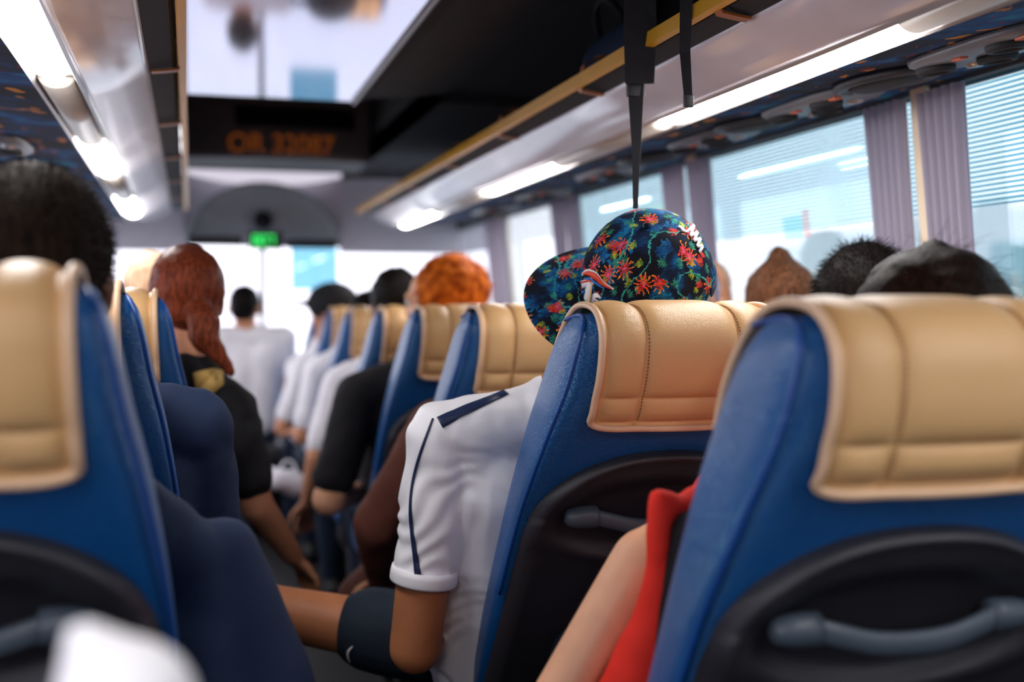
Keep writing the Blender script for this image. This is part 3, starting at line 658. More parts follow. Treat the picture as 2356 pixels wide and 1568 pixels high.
seat(RX, ROW[2], 0.0, 'blue coach seat just left of the cap brim, tan cover above the white jersey shoulder')
seat(RX, ROW[3], 0.0, 'blue coach seat directly behind the orange hair, fourth aisle seat from the camera')
seat(RX, ROW[4], 0.0, 'blue coach seat behind the black haired head next to the orange hair')
seat(RX, ROW[5], 0.0, 'sixth blue aisle seat from the camera on the right')
seat(RX, ROW[6], 0.0, 'seventh blue aisle seat from the camera on the right, under the black cap')
seat(RX, ROW[7], 0.0, 'farthest blue aisle seat on the right, beside the bright windscreen')
seat(RW, ROW[0], LN1, 'blue window seat beside the nearest right aisle seat')
seat(RW, ROW[1], 0.0, 'blue window seat behind the cropped black hair')
seat(RW, ROW[2], 0.0, 'blue window seat behind the hair bun')
seat(LX - 0.004, LROW[0], 0.0, 'nearest blue coach seat on the left, blurred tan cover below the dark cropped head', 0.03)
seat(LX, LROW[1], 0.0, 'second blue coach seat on the left, its wrinkled side in focus', 0.03)
seat(LX + 0.03, LROW[2], 0.0, 'third blue coach seat on the left, behind the auburn ponytail', 0.03)
seat(LX + 0.02, LROW[3], 0.0, 'fourth blue coach seat on the left, mostly hidden by the auburn hair', 0.03)
seat(LX - 0.483, LROW[0], 0.0, 'blue window seat beside the nearest left aisle seat', 0.03)
seat(LX - 0.483, LROW[1], 0.0, 'second blue window seat on the left', 0.03)

# ================================================================== people
def noise3(c, k, seed=0):
    c = c * k + seed * 1.7
    return (np.sin(c[:, 0] + 1.3 * np.sin(c[:, 1] * 0.9 + seed)) + np.sin(c[:, 1] * 1.1 + 1.7 * np.sin(c[:, 2] * 0.8)) + np.sin(c[:, 2] * 0.95 + 1.5 * np.sin(c[:, 0] * 1.2 + 2))) / 3
def frame(f, u):
    f = unit(f); u = np.array(u, float); u = unit(u - f * (u @ f)); s = np.cross(f, u); return f, s, u, np.column_stack([f, s, u])
def head_shapes(g, c, f, u, k=1.0):
    f, s, u, R = frame(f, u); c = np.array(c, float); q = lambda a, b, d: c + k * (f * a + s * b + u * d)
    g.ell(q(-0.012, 0, 0.025), k * np.array((0.092, 0.073, 0.088)), R); g.ell(q(0.022, 0, -0.035), k * np.array((0.066, 0.058, 0.072)), R)
    g.ell(q(0.052, 0, -0.083), k * np.array((0.028, 0.03, 0.026)), R)
    g.cap(q(0.080, 0, 0.012), 0.010 * k, q(0.098, 0, -0.022), 0.013 * k, 12); g.ell(q(0.096, 0, -0.026), k * np.array((0.012, 0.017, 0.010)), R, 2)
    g.cap(q(0.074, -0.018, -0.055), 0.009 * k, q(0.074, 0.018, -0.055), 0.009 * k, 10); g.cap(q(0.072, -0.016, -0.066), 0.009 * k, q(0.072, 0.016, -0.066), 0.009 * k, 10)
    g.cap(q(0.070, -0.045, 0.022), 0.012 * k, q(0.076, -0.008, 0.020), 0.012 * k, 10); g.cap(q(0.070, 0.045, 0.022), 0.012 * k, q(0.076, 0.008, 0.020), 0.012 * k, 10)
    for e in (-1, 1): g.ell(q(-0.012, e * 0.075, -0.008), k * np.array((0.020, 0.009, 0.032)), R, 2); g.ell(q(-0.004, e * 0.074, -0.032), k * np.array((0.011, 0.009, 0.013)), R, 2)
def eyes(c, f, u, parent, k=1.0):
    f, s, u, R = frame(f, u); c = np.array(c, float)
    for e in (-1, 1):
        G().ell(c + k * (f * 0.074 + s * e * 0.031 + u * 0.006), (0.012 * k,) * 3, R, 2).ell(c + k * (f * 0.081 + s * e * 0.031 + u * 0.006), (0.006 * k,) * 3, R, 2).build('eye', M['eye'], parent)
M['eye'] = simple('eye_white', lin(225, 222, 218), 0.2)
def hand(g, wr, d, palm_n, curl=0.6, k=1.0, side=1):
    """palm, four unequal bent fingers and a thumb; d points to the fingers, palm_n out of the palm"""
    d = unit(d); pn = np.array(palm_n, float); pn = unit(pn - d * (pn @ d)); s = np.cross(d, pn) * side; wr = np.array(wr, float); R = np.column_stack([d, s, pn])
    g.ell(wr + d * 0.048 * k, k * np.array((0.052, 0.040, 0.016)), R, 3)
    for i, L in enumerate((0.072, 0.080, 0.075, 0.060)):
        b = wr + k * (d * 0.088 + s * (-0.029 + i * 0.0195)); dd = d + s * (-0.12 + i * 0.08); p = b; a = 0.25 * curl
        for j, fr in enumerate((0.45, 0.32, 0.23)):
            v = unit(dd) * math.cos(a) + pn * math.sin(a); e = p + v * L * fr * k; g.cap(p, (0.0095 - j * 0.0008) * k, e, (0.0088 - j * 0.0008) * k, 10); p = e; a += 0.75 * curl
    p = wr + k * (d * 0.030 - s * 0.032); v = unit(d * 0.7 - s * 0.75 + pn * 0.35); e = p + v * 0.042 * k; g.cap(p, 0.012 * k, e, 0.0105 * k, 10); v2 = unit(d * 0.95 - s * 0.2 + pn * 0.4); g.cap(e, 0.0105 * k, e + v2 * 0.030 * k, 0.009 * k, 10)
def pose(cx, row, z0=0.0, **kw):
    J = dict(pelvis=(cx, row + 0.615, 0.55), chest=(cx, row + 0.415, 0.84), neck=(cx, row + 0.33, 0.99), head=(cx, row + 0.29, 1.17), face=(0, 1, 0.05), up=(0, -0.1, 1),
             sL=(cx - 0.165, row + 0.365, 0.935), sR=(cx + 0.165, row + 0.365, 0.935), eL=(cx - 0.195, row + 0.49, 0.67), eR=(cx + 0.195, row + 0.49, 0.67),
             wL=(cx - 0.10, row + 0.70, 0.60), wR=(cx + 0.10, row + 0.70, 0.60), hL=(cx - 0.085, row + 0.62, 0.52), hR=(cx + 0.085, row + 0.62, 0.52),
             kL=(cx - 0.10, row + 0.95, 0.53), kR=(cx + 0.10, row + 0.95, 0.53), aL=(cx - 0.10, row + 0.93, 0.09), aR=(cx + 0.10, row + 0.93, 0.09))
    if z0:
        for k in J:
            if k not in ('face', 'up', 'aL', 'aR'): J[k] = (J[k][0], J[k][1], J[k][2] + z0)
    J.update(kw); return {k: np.array(v, float) for k, v in J.items()}
def limb(g, a, b, ra, rb, t0=0.0, t1=1.0): g.cap(a + (b - a) * t0, ra + (rb - ra) * t0, a + (b - a) * t1, ra + (rb - ra) * t1)
def person(label, J, skinm, shirtm, legm,  sleeve=0.6, legs='long', voxel=0.011, shirt_name='shirt', leg_name='trousers', fat=1.0, hk=1.0, shirt_post=None, parts=True, hands=('L', 'R'), shirt_shapes=None, arm=1.0, extra_shirt=None):
    t = thing('person', label, 'person', tuple(J['pelvis'] * np.array((1, 1, 0))))
    L = Matrix.Translation(-Vector(t.location))
    def fix(o): o.matrix_parent_inverse = L; return o
    g = G(); head_shapes(g, J['head'], J['face'], J['up'], hk)
    g.cap(J['neck'] - (0, 0, 0.03), 0.060, J['head'] - unit(J['up']) * 0.05 - unit(J['face']) * 0.02, 0.050)
    for s in 'LR':
        limb(g, J['s' + s], J['e' + s], 0.046 * fat * arm, 0.039 * fat * arm); limb(g, J['e' + s], J['w' + s], 0.039 * fat * arm, 0.027 * fat * arm)
        g.cap(J['neck'] - (0, 0, 0.04), 0.05 * min(1, fat), J['s' + s], 0.045 * min(1, fat))
        if s in hands: hand(g, J['w' + s], J['w' + s] - J['e' + s], (0, 0.3, -1), 0.55, 1.0, -1 if s == 'L' else 1)
        limb(g, J['h' + s], J['k' + s], 0.070, 0.050); limb(g, J['k' + s], J['a' + s], 0.048, 0.034)
        g.cap(J['chest'], 0.078, J['h' + s], 0.07)
    fix(g.fuse('body', skinm, t, min(voxel, 0.009), 4))
    fix_eyes = [];
    f, s_, u, R = frame(J['face'], J['up'])
    for e in (-1, 1): fix(G().ell(J['head'] + hk * (f * 0.073 + s_ * e * 0.031 + u * 0.006), (0.012,) * 3, R, 2).build('eye', M['eye'], t))
    g = G(); w = unit(J['sR'] - J['sL'])
    if not shirt_shapes: g.cap(J['neck'] - (0, 0, 0.045), 0.072, J['neck'] - (0, 0, 0.02), 0.064)
    if shirt_shapes: shirt_shapes(g)
    else:
        g.cap(J['sL'], 0.060 * fat, J['neck'] - (0, 0, 0.045), 0.058); g.cap(J['sR'], 0.060 * fat, J['neck'] - (0, 0, 0.045), 0.058)
        for k in (-1, 1):
            g.cap(J['chest'] + w * k * 0.075 + (0, 0, 0.02), 0.096 * fat, J['pelvis'] + w * k * 0.055, 0.094 * fat)
            g.cap(J['chest'] + w * k * 0.09 + (0, 0, 0.03), 0.085 * fat, (J['sL'] if k < 0 else J['sR']) - w * k * 0.035, 0.060)
        for s in 'LR':
            r0, r1 = 0.058 * fat, 0.052 * fat
            if sleeve <= 1.0: limb(g, J['s' + s], J['e' + s], r0, r1, 0, sleeve * 0.85)
            else: limb(g, J['s' + s], J['e' + s], r0, 0.049 * fat); limb(g, J['e' + s], J['w' + s], 0.049 * fat, 0.037, 0, sleeve - 1)
    if extra_shirt: extra_shirt(g)
    post = shirt_post or (lambda c, n: c + n * (0.0035 * noise3(c, 38, 1) + 0.002 * noise3(c, 90, 2))[:, None])
    sh = fix(g.fuse(shirt_name, shirtm, t, voxel * 0.9, 5, post))
    g = G(); g.cap(J['pelvis'] + (0, 0, 0.0), 0.105, J['pelvis'] + (0, 0.02, -0.02), 0.10)
    for s in 'LR':
        if legs == 'long': limb(g, J['h' + s], J['k' + s], 0.086, 0.066); limb(g, J['k' + s], J['a' + s], 0.064, 0.048, 0, 0.95)
        else: limb(g, J['h' + s], J['k' + s], 0.088, 0.078, 0, legs)
    lg = fix(g.fuse(leg_name, legm, t, voxel, 5, lambda c, n: c + n * (0.003 * noise3(c, 40, 3))[:, None]))
    for s in 'LR':
        a = J['a' + s]; fix(G().cap(a + (0, -0.03, -0.045), 0.042, a + (0, 0.15, -0.05), 0.036).cap(a + (0, 0, 0.0), 0.046, a + (0, 0.02, -0.04), 0.045).fuse('shoe', M['black'], t, 0.012, 3))
    return t, fix, sh
def strands(surf, n, length, r=0.0006, sel=None, lay=0.35, direction=(0, 0, -1), jit=0.35, seg=3):
    """n fine hairs rooted on a surface"""
    me = surf.data; ar = np.array([p.area for p in me.polygons]); cen = np.array([p.center for p in me.polygons]); nor = np.array([p.normal for p in me.polygons])
    if sel is not None: ar = ar * np.array([1.0 if sel(c, q) else 0.0 for c, q in zip(cen, nor)])
    idx = RNG.choice(len(ar), n, p=ar / ar.sum()); g = G(); D = np.array(direction, float)
    for i in idx:
        c = cen[i] + RNG.normal(0, 0.002, 3); nn = nor[i]; d = unit(nn + lay * D + RNG.normal(0, jit, 3)); L = length * RNG.uniform(0.5, 1.1); pts = [c - nn * 0.002]
        for k in range(seg): d = unit(d + lay * 0.25 * D); pts.append(pts[-1] + d * L / seg)
        g.tube(pts, np.linspace(r, r * 0.3, seg + 1), 3, False)
    return g
def hair_cap(J, m, t, fix, k=1.0, rad=(0.104, 0.086, 0.098), back=0.020, rise=0.030, nape=True, vox=0.009, amp=0.004, freq=90, extra=None, name='hair'):
    f, s, u, R = frame(J['face'], J['up']); c = J['head']; g = G()
    g.ell(c - f * back * k + u * rise * k, np.array(rad) * k, R)
    if nape: g.ell(c - f * 0.055 * k - u * 0.025 * k, np.array((0.052, 0.070, 0.055)) * k, R)
    if extra: extra(g, c, f, s, u, R)
    return fix(g.fuse(name, m, t, vox, 4, lambda cc, n: cc + n * (amp * noise3(cc, freq, 4) + amp * 0.5 * noise3(cc, freq * 2.3, 5))[:, None]))

SK = dict(tan=skin('tan_skin', lin(206, 142, 106)), dark=skin('dark_skin', lin(104, 66, 46)), light=skin('light_skin', lin(232, 172, 136)), brown=skin('brown_skin', lin(178, 112, 74)))
HM = dict(black=hair_mat('black_hair', lin(12, 10, 10), lin(32, 26, 24)), buzz=hair_mat('cropped_hair', lin(20, 16, 15), lin(46, 36, 30), 0.7), brown=hair_mat('brown_hair', lin(16, 9, 7), lin(42, 25, 18)),
          bun=hair_mat('bun_hair', lin(60, 38, 26), lin(150, 100, 70)), auburn=hair_mat('auburn_hair', lin(70, 30, 22), lin(150, 72, 44), 0.36), orange=hair_mat('orange_hair', lin(150, 62, 16), lin(232, 122, 34), 0.6, (22, 22, 22)), pale=hair_mat('pale_hair', lin(190, 150, 120), lin(232, 204, 176)))
CL = dict(white=simple('white_jersey', lin(250, 247, 253), 0.42, 0, 0.03, 9, 0.12, 700, 0.45), navy=cloth('navy_cotton', lin(22, 38, 68)), black=cloth('black_cotton', lin(24, 22, 26)), shorts=cloth('navy_shorts', lin(28, 38, 52)), brown=cloth('brown_jacket', lin(104, 58, 46)), brown2=cloth('brown_trousers', lin(92, 54, 46)),
          red=cloth('red_cotton', lin(236, 48, 34)), jeans=cloth('dark_denim', lin(34, 46, 66)), whitec=cloth('white_cotton', lin(246, 243, 250)), grey=cloth('grey_cotton', lin(110, 110, 120)), stripe=simple('navy_stripe', lin(22, 40, 78), 0.5, var=0.05), tanstrap=cloth('tan_strap', lin(206, 166, 96)))
def caster(objs):
    V = []; F = []
    for o in objs:
        n = len(V); mw = o.matrix_parent_inverse if o.parent else Matrix(); off = np.array(o.parent.matrix_basis.translation) if o.parent else np.zeros(3)
        V += [tuple(v.co) for v in o.data.vertices]; F += [tuple(i + n for i in p.vertices) for p in o.data.polygons]
    return BVHTree.FromPolygons(V, F)
def on_surface(bvh, px):
    """the points of a surface that the photograph shows at these pixels, with normals"""
    pts, ns = [], []
    for x, y in px:
        r = unit(FW + (x - 1178) / FPX * RT + (784 - y) / FPX * UP); h = bvh.ray_cast(Vector(CAM), Vector(r))
        if h[0] is None:
            q = CAM + r * 1.95; h = bvh.find_nearest(Vector(q))
        pts.append(np.array(h[0])); ns.append(np.array(h[1]))
    return np.array(pts), np.array(ns)
def decal(name, bvh, px, w, m, parent, fix=None, n=40, lift=0.0016, thick=0.0016):
    path = spline(px, n) if len(px) > 2 else np.array([np.array(px[0]) + (np.array(px[1]) - px[0]) * i / (n - 1) for i in range(n)])
    p, q = on_surface(bvh, path)
    for _ in range(2): p[1:-1] = 0.25 * p[:-2] + 0.5 * p[1:-1] + 0.25 * p[2:]; q[1:-1] = 0.25 * q[:-2] + 0.5 * q[1:-1] + 0.25 * q[2:]
    q /= np.linalg.norm(q, axis=1)[:, None]
    o = G().ribbon(p + q * lift, np.interp(np.linspace(0, 1, n), np.linspace(0, 1, len(w)), w), q, thick).build(name, m, parent, True)
    return fix(o) if fix else o

# ---- the passenger in the floral cap
uc = unit(-0.74 * FW + 0.62 * UP - 0.08 * RT); fc_ = -0.95 * RT - 0.26 * UP; fc_ = unit(fc_ - uc * (fc_ @ uc)); sc_ = np.cross(fc_, uc)
capc = P(1489, 594, Y=1.86)
hd = capc - uc * 0.055
J = pose(RX - 0.07, ROW[1], head=hd, face=fc_, up=uc, neck=(0.610, 1.975, 0.972), chest=(0.600, 2.02, 0.80), pelvis=(0.585, 2.16, 0.47),
         sL=P(1016, 1002, Y=2.0), sR=(0.80, 1.98, 0.94), eL=P(955, 1490, Y=2.03), eR=(0.86, 2.12, 0.66), wL=(0.46, 2.26, 0.50), wR=(0.78, 2.36, 0.60),
         hL=(0.56, 2.24, 0.455), hR=(0.74, 2.25, 0.52), kL=P(560, 1392, Y=2.42), kR=(0.72, 2.60, 0.53), aL=(0.16, 2.62, 0.09), aR=(0.70, 2.58, 0.09))
def jersey(c, n):
    arm = (c[:, 0] < 0.47); w = np.sin(c[:, 2] * 120 + 14 * noise3(c, 22, 1) + c[:, 0] * 40)
    a = 0.0022 * w * (0.25 + 0.75 * arm * np.clip((0.93 - c[:, 2]) / 0.12, 0, 1))
    return c + n * (a + 0.004 * noise3(c, 24, 2) + 0.0022 * np.sin(60 * (c[:, 2] + 0.8 * c[:, 0]) + 5 * noise3(c, 9, 3)))[:, None]
t, fix, sh = person('person in a floral cap and white jersey with navy stripes, asleep against the seat', J, SK['brown'], CL['white'], CL['shorts'], 0.70, 0.46, 0.0065, 'jersey', 'shorts', 1.05, 1.0, jersey, hands=('L', 'R'), arm=1.12, extra_shirt=lambda g: (g.cap(P(1016, 988, Y=2.0), 0.028, P(1215, 916, Y=1.98), 0.028), g.cap(P(1120, 955, Y=2.0), 0.035, P(1215, 930, Y=1.98), 0.035)))
a_, b_ = J['sL'], J['eL']; d_ = unit(b_ - a_); L_ = np.linalg.norm(b_ - a_); tl = np.array(t.location)
cu = fix(G().lathe([(0.050, 0.615 * L_), (0.0585, 0.615 * L_), (0.0600, 0.64 * L_), (0.0600, 0.675 * L_), (0.0585, 0.685 * L_), (0.052, 0.685 * L_)], a_, d_, 40).build('cuff', CL['white'], sh)); cu.matrix_parent_inverse = Matrix()
bv = caster([sh])
decal('shoulder_stripe', bv, [(1012, 972), (1060, 948), (1120, 922), (1165, 902)], [0.022, 0.020, 0.017, 0.016], CL['stripe'], sh)['label'] = 'navy stripe'
decal('sleeve_stripe', bv, [(997, 962), (972, 1030), (952, 1100), (945, 1170), (950, 1230), (958, 1290), (962, 1325)], [0.003, 0.005, 0.005, 0.006, 0.008, 0.010, 0.012], CL['stripe'], sh)['label'] = 'navy stripe'
for o in sh.children: o.matrix_parent_inverse = Matrix()
so = [o for o in t.children if o.name.startswith('shorts')][0]
bv2 = caster([so]); o = decal('logo', bv2, [(812, 1486), (803, 1497), (802, 1510), (806, 1522)], [0.002, 0.005, 0.004, 0.002], CL['whitec'], so); o['label'] = 'white curved logo'

# the cap: crown, brim, strap, writing
cp = thing('floral_cap', 'dark baseball cap with bright tropical flower print on the sleeping passenger', 'cap', tuple(capc - uc * 0.05))
cpl = np.array(cp.location); A_, B_, H_ = 0.113, 0.106, 0.125
def crown(u, v):
    q = 2 * math.pi * u; tt = v * 1.62; r = math.sin(min(tt, math.pi / 2)) ** 0.82; h = math.cos(tt) if tt < math.pi / 2 else -(tt - math.pi / 2) * 0.6
    seam = 1 - 0.012 * math.exp(-((math.sin(3 * q)) / 0.10) ** 2) * min(1, v * 3); lump = 1 + 0.022 * math.sin(2 * q + 1) * math.sin(tt) + 0.012 * math.sin(5 * q + 3 * v)
    k = r * seam * lump
    return fc_ * A_ * k * math.cos(q) + sc_ * B_ * k * math.sin(q) + uc * (H_ * h * (1 + 0.02 * math.sin(3 * q + 2) * r))
def uvmap(me, fn):
    l = me.uv_layers.new(name='UVMap')
    for p in me.polygons:
        for li in p.loop_indices: l.data[li].uv = fn(np.array(me.vertices[me.loops[li].vertex_index].co))
def polar(p):
    a, b, c = (p @ fc_) / A_, (p @ sc_) / B_, (p @ uc) / H_; th = math.atan2(math.hypot(a, b), c); q = math.atan2(b, a)
    return (0.5 + 0.40 * th * math.cos(q), 0.5 + 0.40 * th * math.sin(q))
plan = lambda p: (3.4 * (p @ fc_) * (1.0 + 1.0 * max(0, 1 - abs(p @ uc) / H_) * 0.25) + 0.5, 3.4 * (p @ sc_) + 0.5 - 1.2 * (p @ uc))
g = G().grid(crown, 96, 40); cr = g.build('crown', M['floral'], cp); uvmap(cr.data, polar); sd = cr.modifiers.new('s', 'SOLIDIFY'); sd.thickness = 0.003; sd.offset = -1
def brim(u, v, dz=0.0):
    q = (u * 2 - 1) * 1.22; L = 0.102 * max(0.0, math.cos(q * 1.22)) ** 0.42; a = v * L
    base = fc_ * A_ * math.cos(q) + sc_ * B_ * math.sin(q); out = unit(fc_ * (math.cos(q) * 0.55 + 0.5) + sc_ * math.sin(q) * 0.72)
    s = (base + out * a) @ sc_
    return base * 0.99 + out * a - uc * (0.004 + 1.3 * s * s * min(1, v * 1.2) + 0.05 * a + dz)
g = G().grid(brim, 48, 20); h = G().grid(lambda u, v: brim(u, v, 0.004), 48, 20, True); g.add(h.V, h.F)
e = [brim(u, 1.0, 0.002) for u in np.linspace(0, 1, 60)]; g.tube(e, 0.0026, 8); br = g.build('brim', M['floral'], cp); uvmap(br.data, plan)
g = G().ell(uc * (H_ + 0.002), (0.008, 0.008, 0.006), None, 2); bt = g.build('button', M['floral'], cp); uvmap(bt.data, plan)
g = G(); a = [crown(u, 0.985) * 1.012 for u in np.linspace(0.40, 0.60, 24)]; g.ribbon(np.array(a) + uc * 0.004, 0.020, np.array([unit(x - uc * (x @ uc)) for x in a]), 0.003); g.build('strap', simple('cap_strap', lin(20, 40, 70), 0.6), cp)
W3 = Matrix.Translation(-Vector(cp.location))
tmp = [tuple(np.array(v.co) + cpl) for v in cr.data.vertices]; bv = BVHTree.FromPolygons(tmp, [tuple(p.vertices) for p in cr.data.polygons])
LW, LR, LB, LY = simple('logo_white', lin(238, 232, 238), 0.5, var=0.02), simple('logo_red', lin(232, 70, 40), 0.5, var=0.03), simple('logo_blue', lin(30, 110, 200), 0.5, var=0.03), simple('logo_yellow', lin(240, 210, 150), 0.5, var=0.03)
def logo(name, px, w, m, lift, lb):
    o = decal(name, bv, px, w, m, cr, None, 30, lift, 0.0012); o.matrix_parent_inverse = W3; o['label'] = lb
logo('emblem', [(1318, 662), (1341, 654), (1366, 645)], [0.013, 0.013], LW, 0.0016, 'white figure seven'); logo('emblem', [(1359, 652), (1354, 678), (1348, 704)], [0.013, 0.015], LW, 0.0020, 'white figure seven')
logo('emblem', [(1318, 657), (1341, 649), (1365, 642)], [0.003, 0.003], LR, 0.0030, 'red edge of the emblem'); logo('emblem', [(1326, 676), (1336, 674), (1347, 670)], [0.005, 0.005], LB, 0.0026, 'blue edge of the emblem'); logo('emblem', [(1365, 652), (1362, 672), (1358, 694)], [0.004, 0.004], LY, 0.0032, 'yellow edge of the emblem')
logo('emblem', [(1342, 631), (1354, 625), (1372, 633), (1388, 650), (1414, 664)], [0.004, 0.010, 0.014, 0.009, 0.003], LW, 0.0024, 'white outline of the emblem wave'); logo('emblem', [(1346, 630), (1358, 628), (1374, 636), (1390, 652), (1408, 662)], [0.003, 0.008, 0.011, 0.006, 0.002], LR, 0.0036, 'red wave of the emblem'); logo('emblem', [(1348, 640), (1362, 640), (1378, 652), (1394, 662)], [0.002, 0.004, 0.004, 0.002], LB, 0.0044, 'blue wave of the emblem')
zz = [(1578, 492), (1596, 494), (1584, 506), (1606, 504), (1594, 520), (1616, 518), (1602, 535), (1625, 533), (1609, 550), (1632, 550), (1614, 567), (1637, 569)]
g = G()
for a, b in zip(zz[:-1], zz[1:]):
    p, q = on_surface(bv, [a, b]); g.ribbon(p + q * 0.003, 0.0050, q, 0.0014)
o = g.build('lettering', LW, cr); o.matrix_parent_inverse = W3; o['label'] = 'white lettering on the back edge'

# ---- bare arm and red top, with brown hair above the nearest right seat
def red_top(g):
    a = [P(1520, 1150, Y=1.32), P(1518, 1290, Y=1.33), P(1512, 1400, Y=1.34), P(1470, 1540, Y=1.36), P(1430, 1700, Y=1.38)]
    for p, q, r, s in zip(a[:-1], a[1:], (0.015, 0.017, 0.024, 0.038), (0.017, 0.024, 0.038, 0.055)): g.cap(p, r, q, s)
    g.cap(a[0], 0.015, P(1570, 1165, Y=1.33), 0.015); g.cap((0.72, 1.42, 0.86), 0.085, (0.70, 1.50, 0.62), 0.10); g.cap((0.90, 1.42, 0.86), 0.09, (0.84, 1.50, 0.62), 0.10); g.cap(a[2], 0.022, (0.70, 1.45, 0.75), 0.08); g.cap(P(1570, 1165, Y=1.33), 0.015, (0.76, 1.40, 0.93), 0.05)
J = pose(RX + 0.03, ROW[0], head=(0.906, 1.30, 1.082), neck=(0.80, 1.36, 0.96), face=(0.15, 1, -0.05), sL=P(1478, 1285, Y=1.43), sR=(0.95, 1.36, 0.92), eL=P(1205, 1740, Y=1.43), wL=(0.46, 1.66, 0.50), chest=(0.760, 1.45, 0.82))
t, fix, sh = person('person with brown hair in a red top, bare arm out beside the nearest right seat', J, SK['light'], CL['red'], CL['jeans'], 0.05, 'long', 0.009, 'top', fat=0.88, shirt_shapes=red_top)
ho = hair_cap(J, HM['brown'], t, fix, 1.0, (0.108, 0.098, 0.094), 0.015, 0.035, True, 0.009, 0.003, 60, lambda g, c, f, s, u, R: (g.ell(c - f * 0.04 - u * 0.10, (0.06, 0.10, 0.14), R), g.ell(c + u * 0.128 - f * 0.02, (0.02, 0.016, 0.012), R)))
o = strands(ho, 220, 0.045, 0.0004, lambda c, n: n[2] > 0.1, 0.5, (0.6, 0, -0.9), 0.3).build('flyaway_hair', HM['brown'], t); fix(o); o['kind'] = 'stuff'
g = G(); a = [P(1590, 1222, Y=1.31), P(1580, 1330, Y=1.32), P(1566, 1460, Y=1.33), P(1540, 1640, Y=1.35)]
for p, q, r, s in zip(a[:-1], a[1:], (0.026, 0.034, 0.040), (0.034, 0.040, 0.052)): g.cap(p, r, q, s)
g.cap(a[0], 0.026, (0.74, 1.37, 0.90), 0.05); g.cap((0.92, 1.40, 0.955), 0.050, (0.88, 1.50, 0.60), 0.085); g.cap(a[1], 0.034, (0.70, 1.40, 0.80), 0.07); g.cap(a[2], 0.04, (0.70, 1.42, 0.68), 0.07)
fix(g.fuse('vest', CL['black'], t, 0.008, 4))

# ---- cropped black hair by the window
hp_ = np.array(P(1985, 692, Y=2.02)); J = pose(RW + 0.03, ROW[1], head=hp_ - (0, 0, 0.02), face=(0.1, 1, -0.15))
t, fix, sh = person('person with cropped black hair in the window seat right of the floral cap', J, SK['light'], CL['grey'], CL['jeans'], 0.6, 'long', 0.013)
ho = hair_cap(J, HM['black'], t, fix, 1.0, (0.110, 0.092, 0.106), 0.012, 0.028, True, 0.008, 0.0025, 80)
tips = fix(strands(ho, 2600, 0.022, 0.0006, lambda c, n: n[2] > -0.2, 0.5, (-0.2, -0.6, -0.8), 0.25).build('hair_tips', HM['black'], t)); tips['kind'] = 'stuff'
# ---- hair bun
hp_ = np.array(P(1790, 702, Y=2.55)); J = pose(hp_[0] - 0.06, ROW[2], head=hp_ - (0, 0, 0.01), face=(-0.05, 1, -0.25), sL=(1.11, 2.72, 0.93), sR=(1.40, 2.72, 0.93), eR=(1.41, 2.86, 0.68), wL=P(1668, 742, Y=2.70), eL=P(1668, 742, Y=2.70) + (0.02, 0.06, -0.25))
t, fix, sh = person('person with a brown hair bun by the window, a hand raised beside the head', J, SK['light'], CL['whitec'], CL['jeans'], 0.5, 'long', 0.012)
hair_cap(J, HM['bun'], t, fix, 1.0, (0.098, 0.082, 0.096), 0.018, 0.026, True, 0.008, 0.003, 90, lambda g, c, f, s, u, R: (g.ell(c + u * 0.118 - f * 0.035, (0.028, 0.026, 0.030), R), g.ell(c + u * 0.10 - f * 0.03, (0.03, 0.03, 0.03), R)))

# ---- brown jacket
J = pose(RX - 0.02, ROW[2], head=(0.90, 2.70, 1.055), face=(0.4, 1, -0.5), neck=(0.80, 2.74, 0.95), chest=(0.70, 2.80, 0.78), sL=P(1005, 985, Y=2.74), sR=(0.90, 2.76, 0.90), eL=P(868, 1205, Y=2.80), wL=P(872, 1330, Y=3.0), kL=P(830, 1375, Y=3.12), hL=(0.58, 2.98, 0.50))
t, fix, sh = person('person in a brown jacket and brown trousers just beyond the white jersey, head hidden', J, SK['light'], CL['brown'], CL['brown2'], 1.9, 'long', 0.012, 'jacket', 'trousers', 1.2)
hair_cap(J, HM['brown'], t, fix)
# ---- orange hair, black sleeve
hp_ = np.array(P(1005, 690, Y=3.34)); J = pose(RX - 0.06, ROW[3], head=hp_ - (0, 0, 0.005), face=(-0.75, 0.6, -0.05), neck=(0.63, 3.38, 0.99), sL=(0.475, 3.40, 0.88), eL=P(755, 1150, Y=3.40), wL=(0.52, 3.66, 0.56), kL=(0.56, 3.95, 0.50))
t, fix, sh = person('person with fluffy orange hair and black sleeve, bare elbow over the aisle, face turned left', J, SK['light'], CL['black'], CL['jeans'], 0.92, 'long', 0.012, fat=1.2)
ho = hair_cap(J, HM['orange'], t, fix, 1.06, (0.098, 0.118, 0.098), 0.052, 0.032, True, 0.009, 0.006, 70)
fix(strands(ho, 1200, 0.02, 0.0008, None, 0.1, (0, 0, -1), 0.6, 2).build('hair_tips', HM['orange'], t))['kind'] = 'stuff'
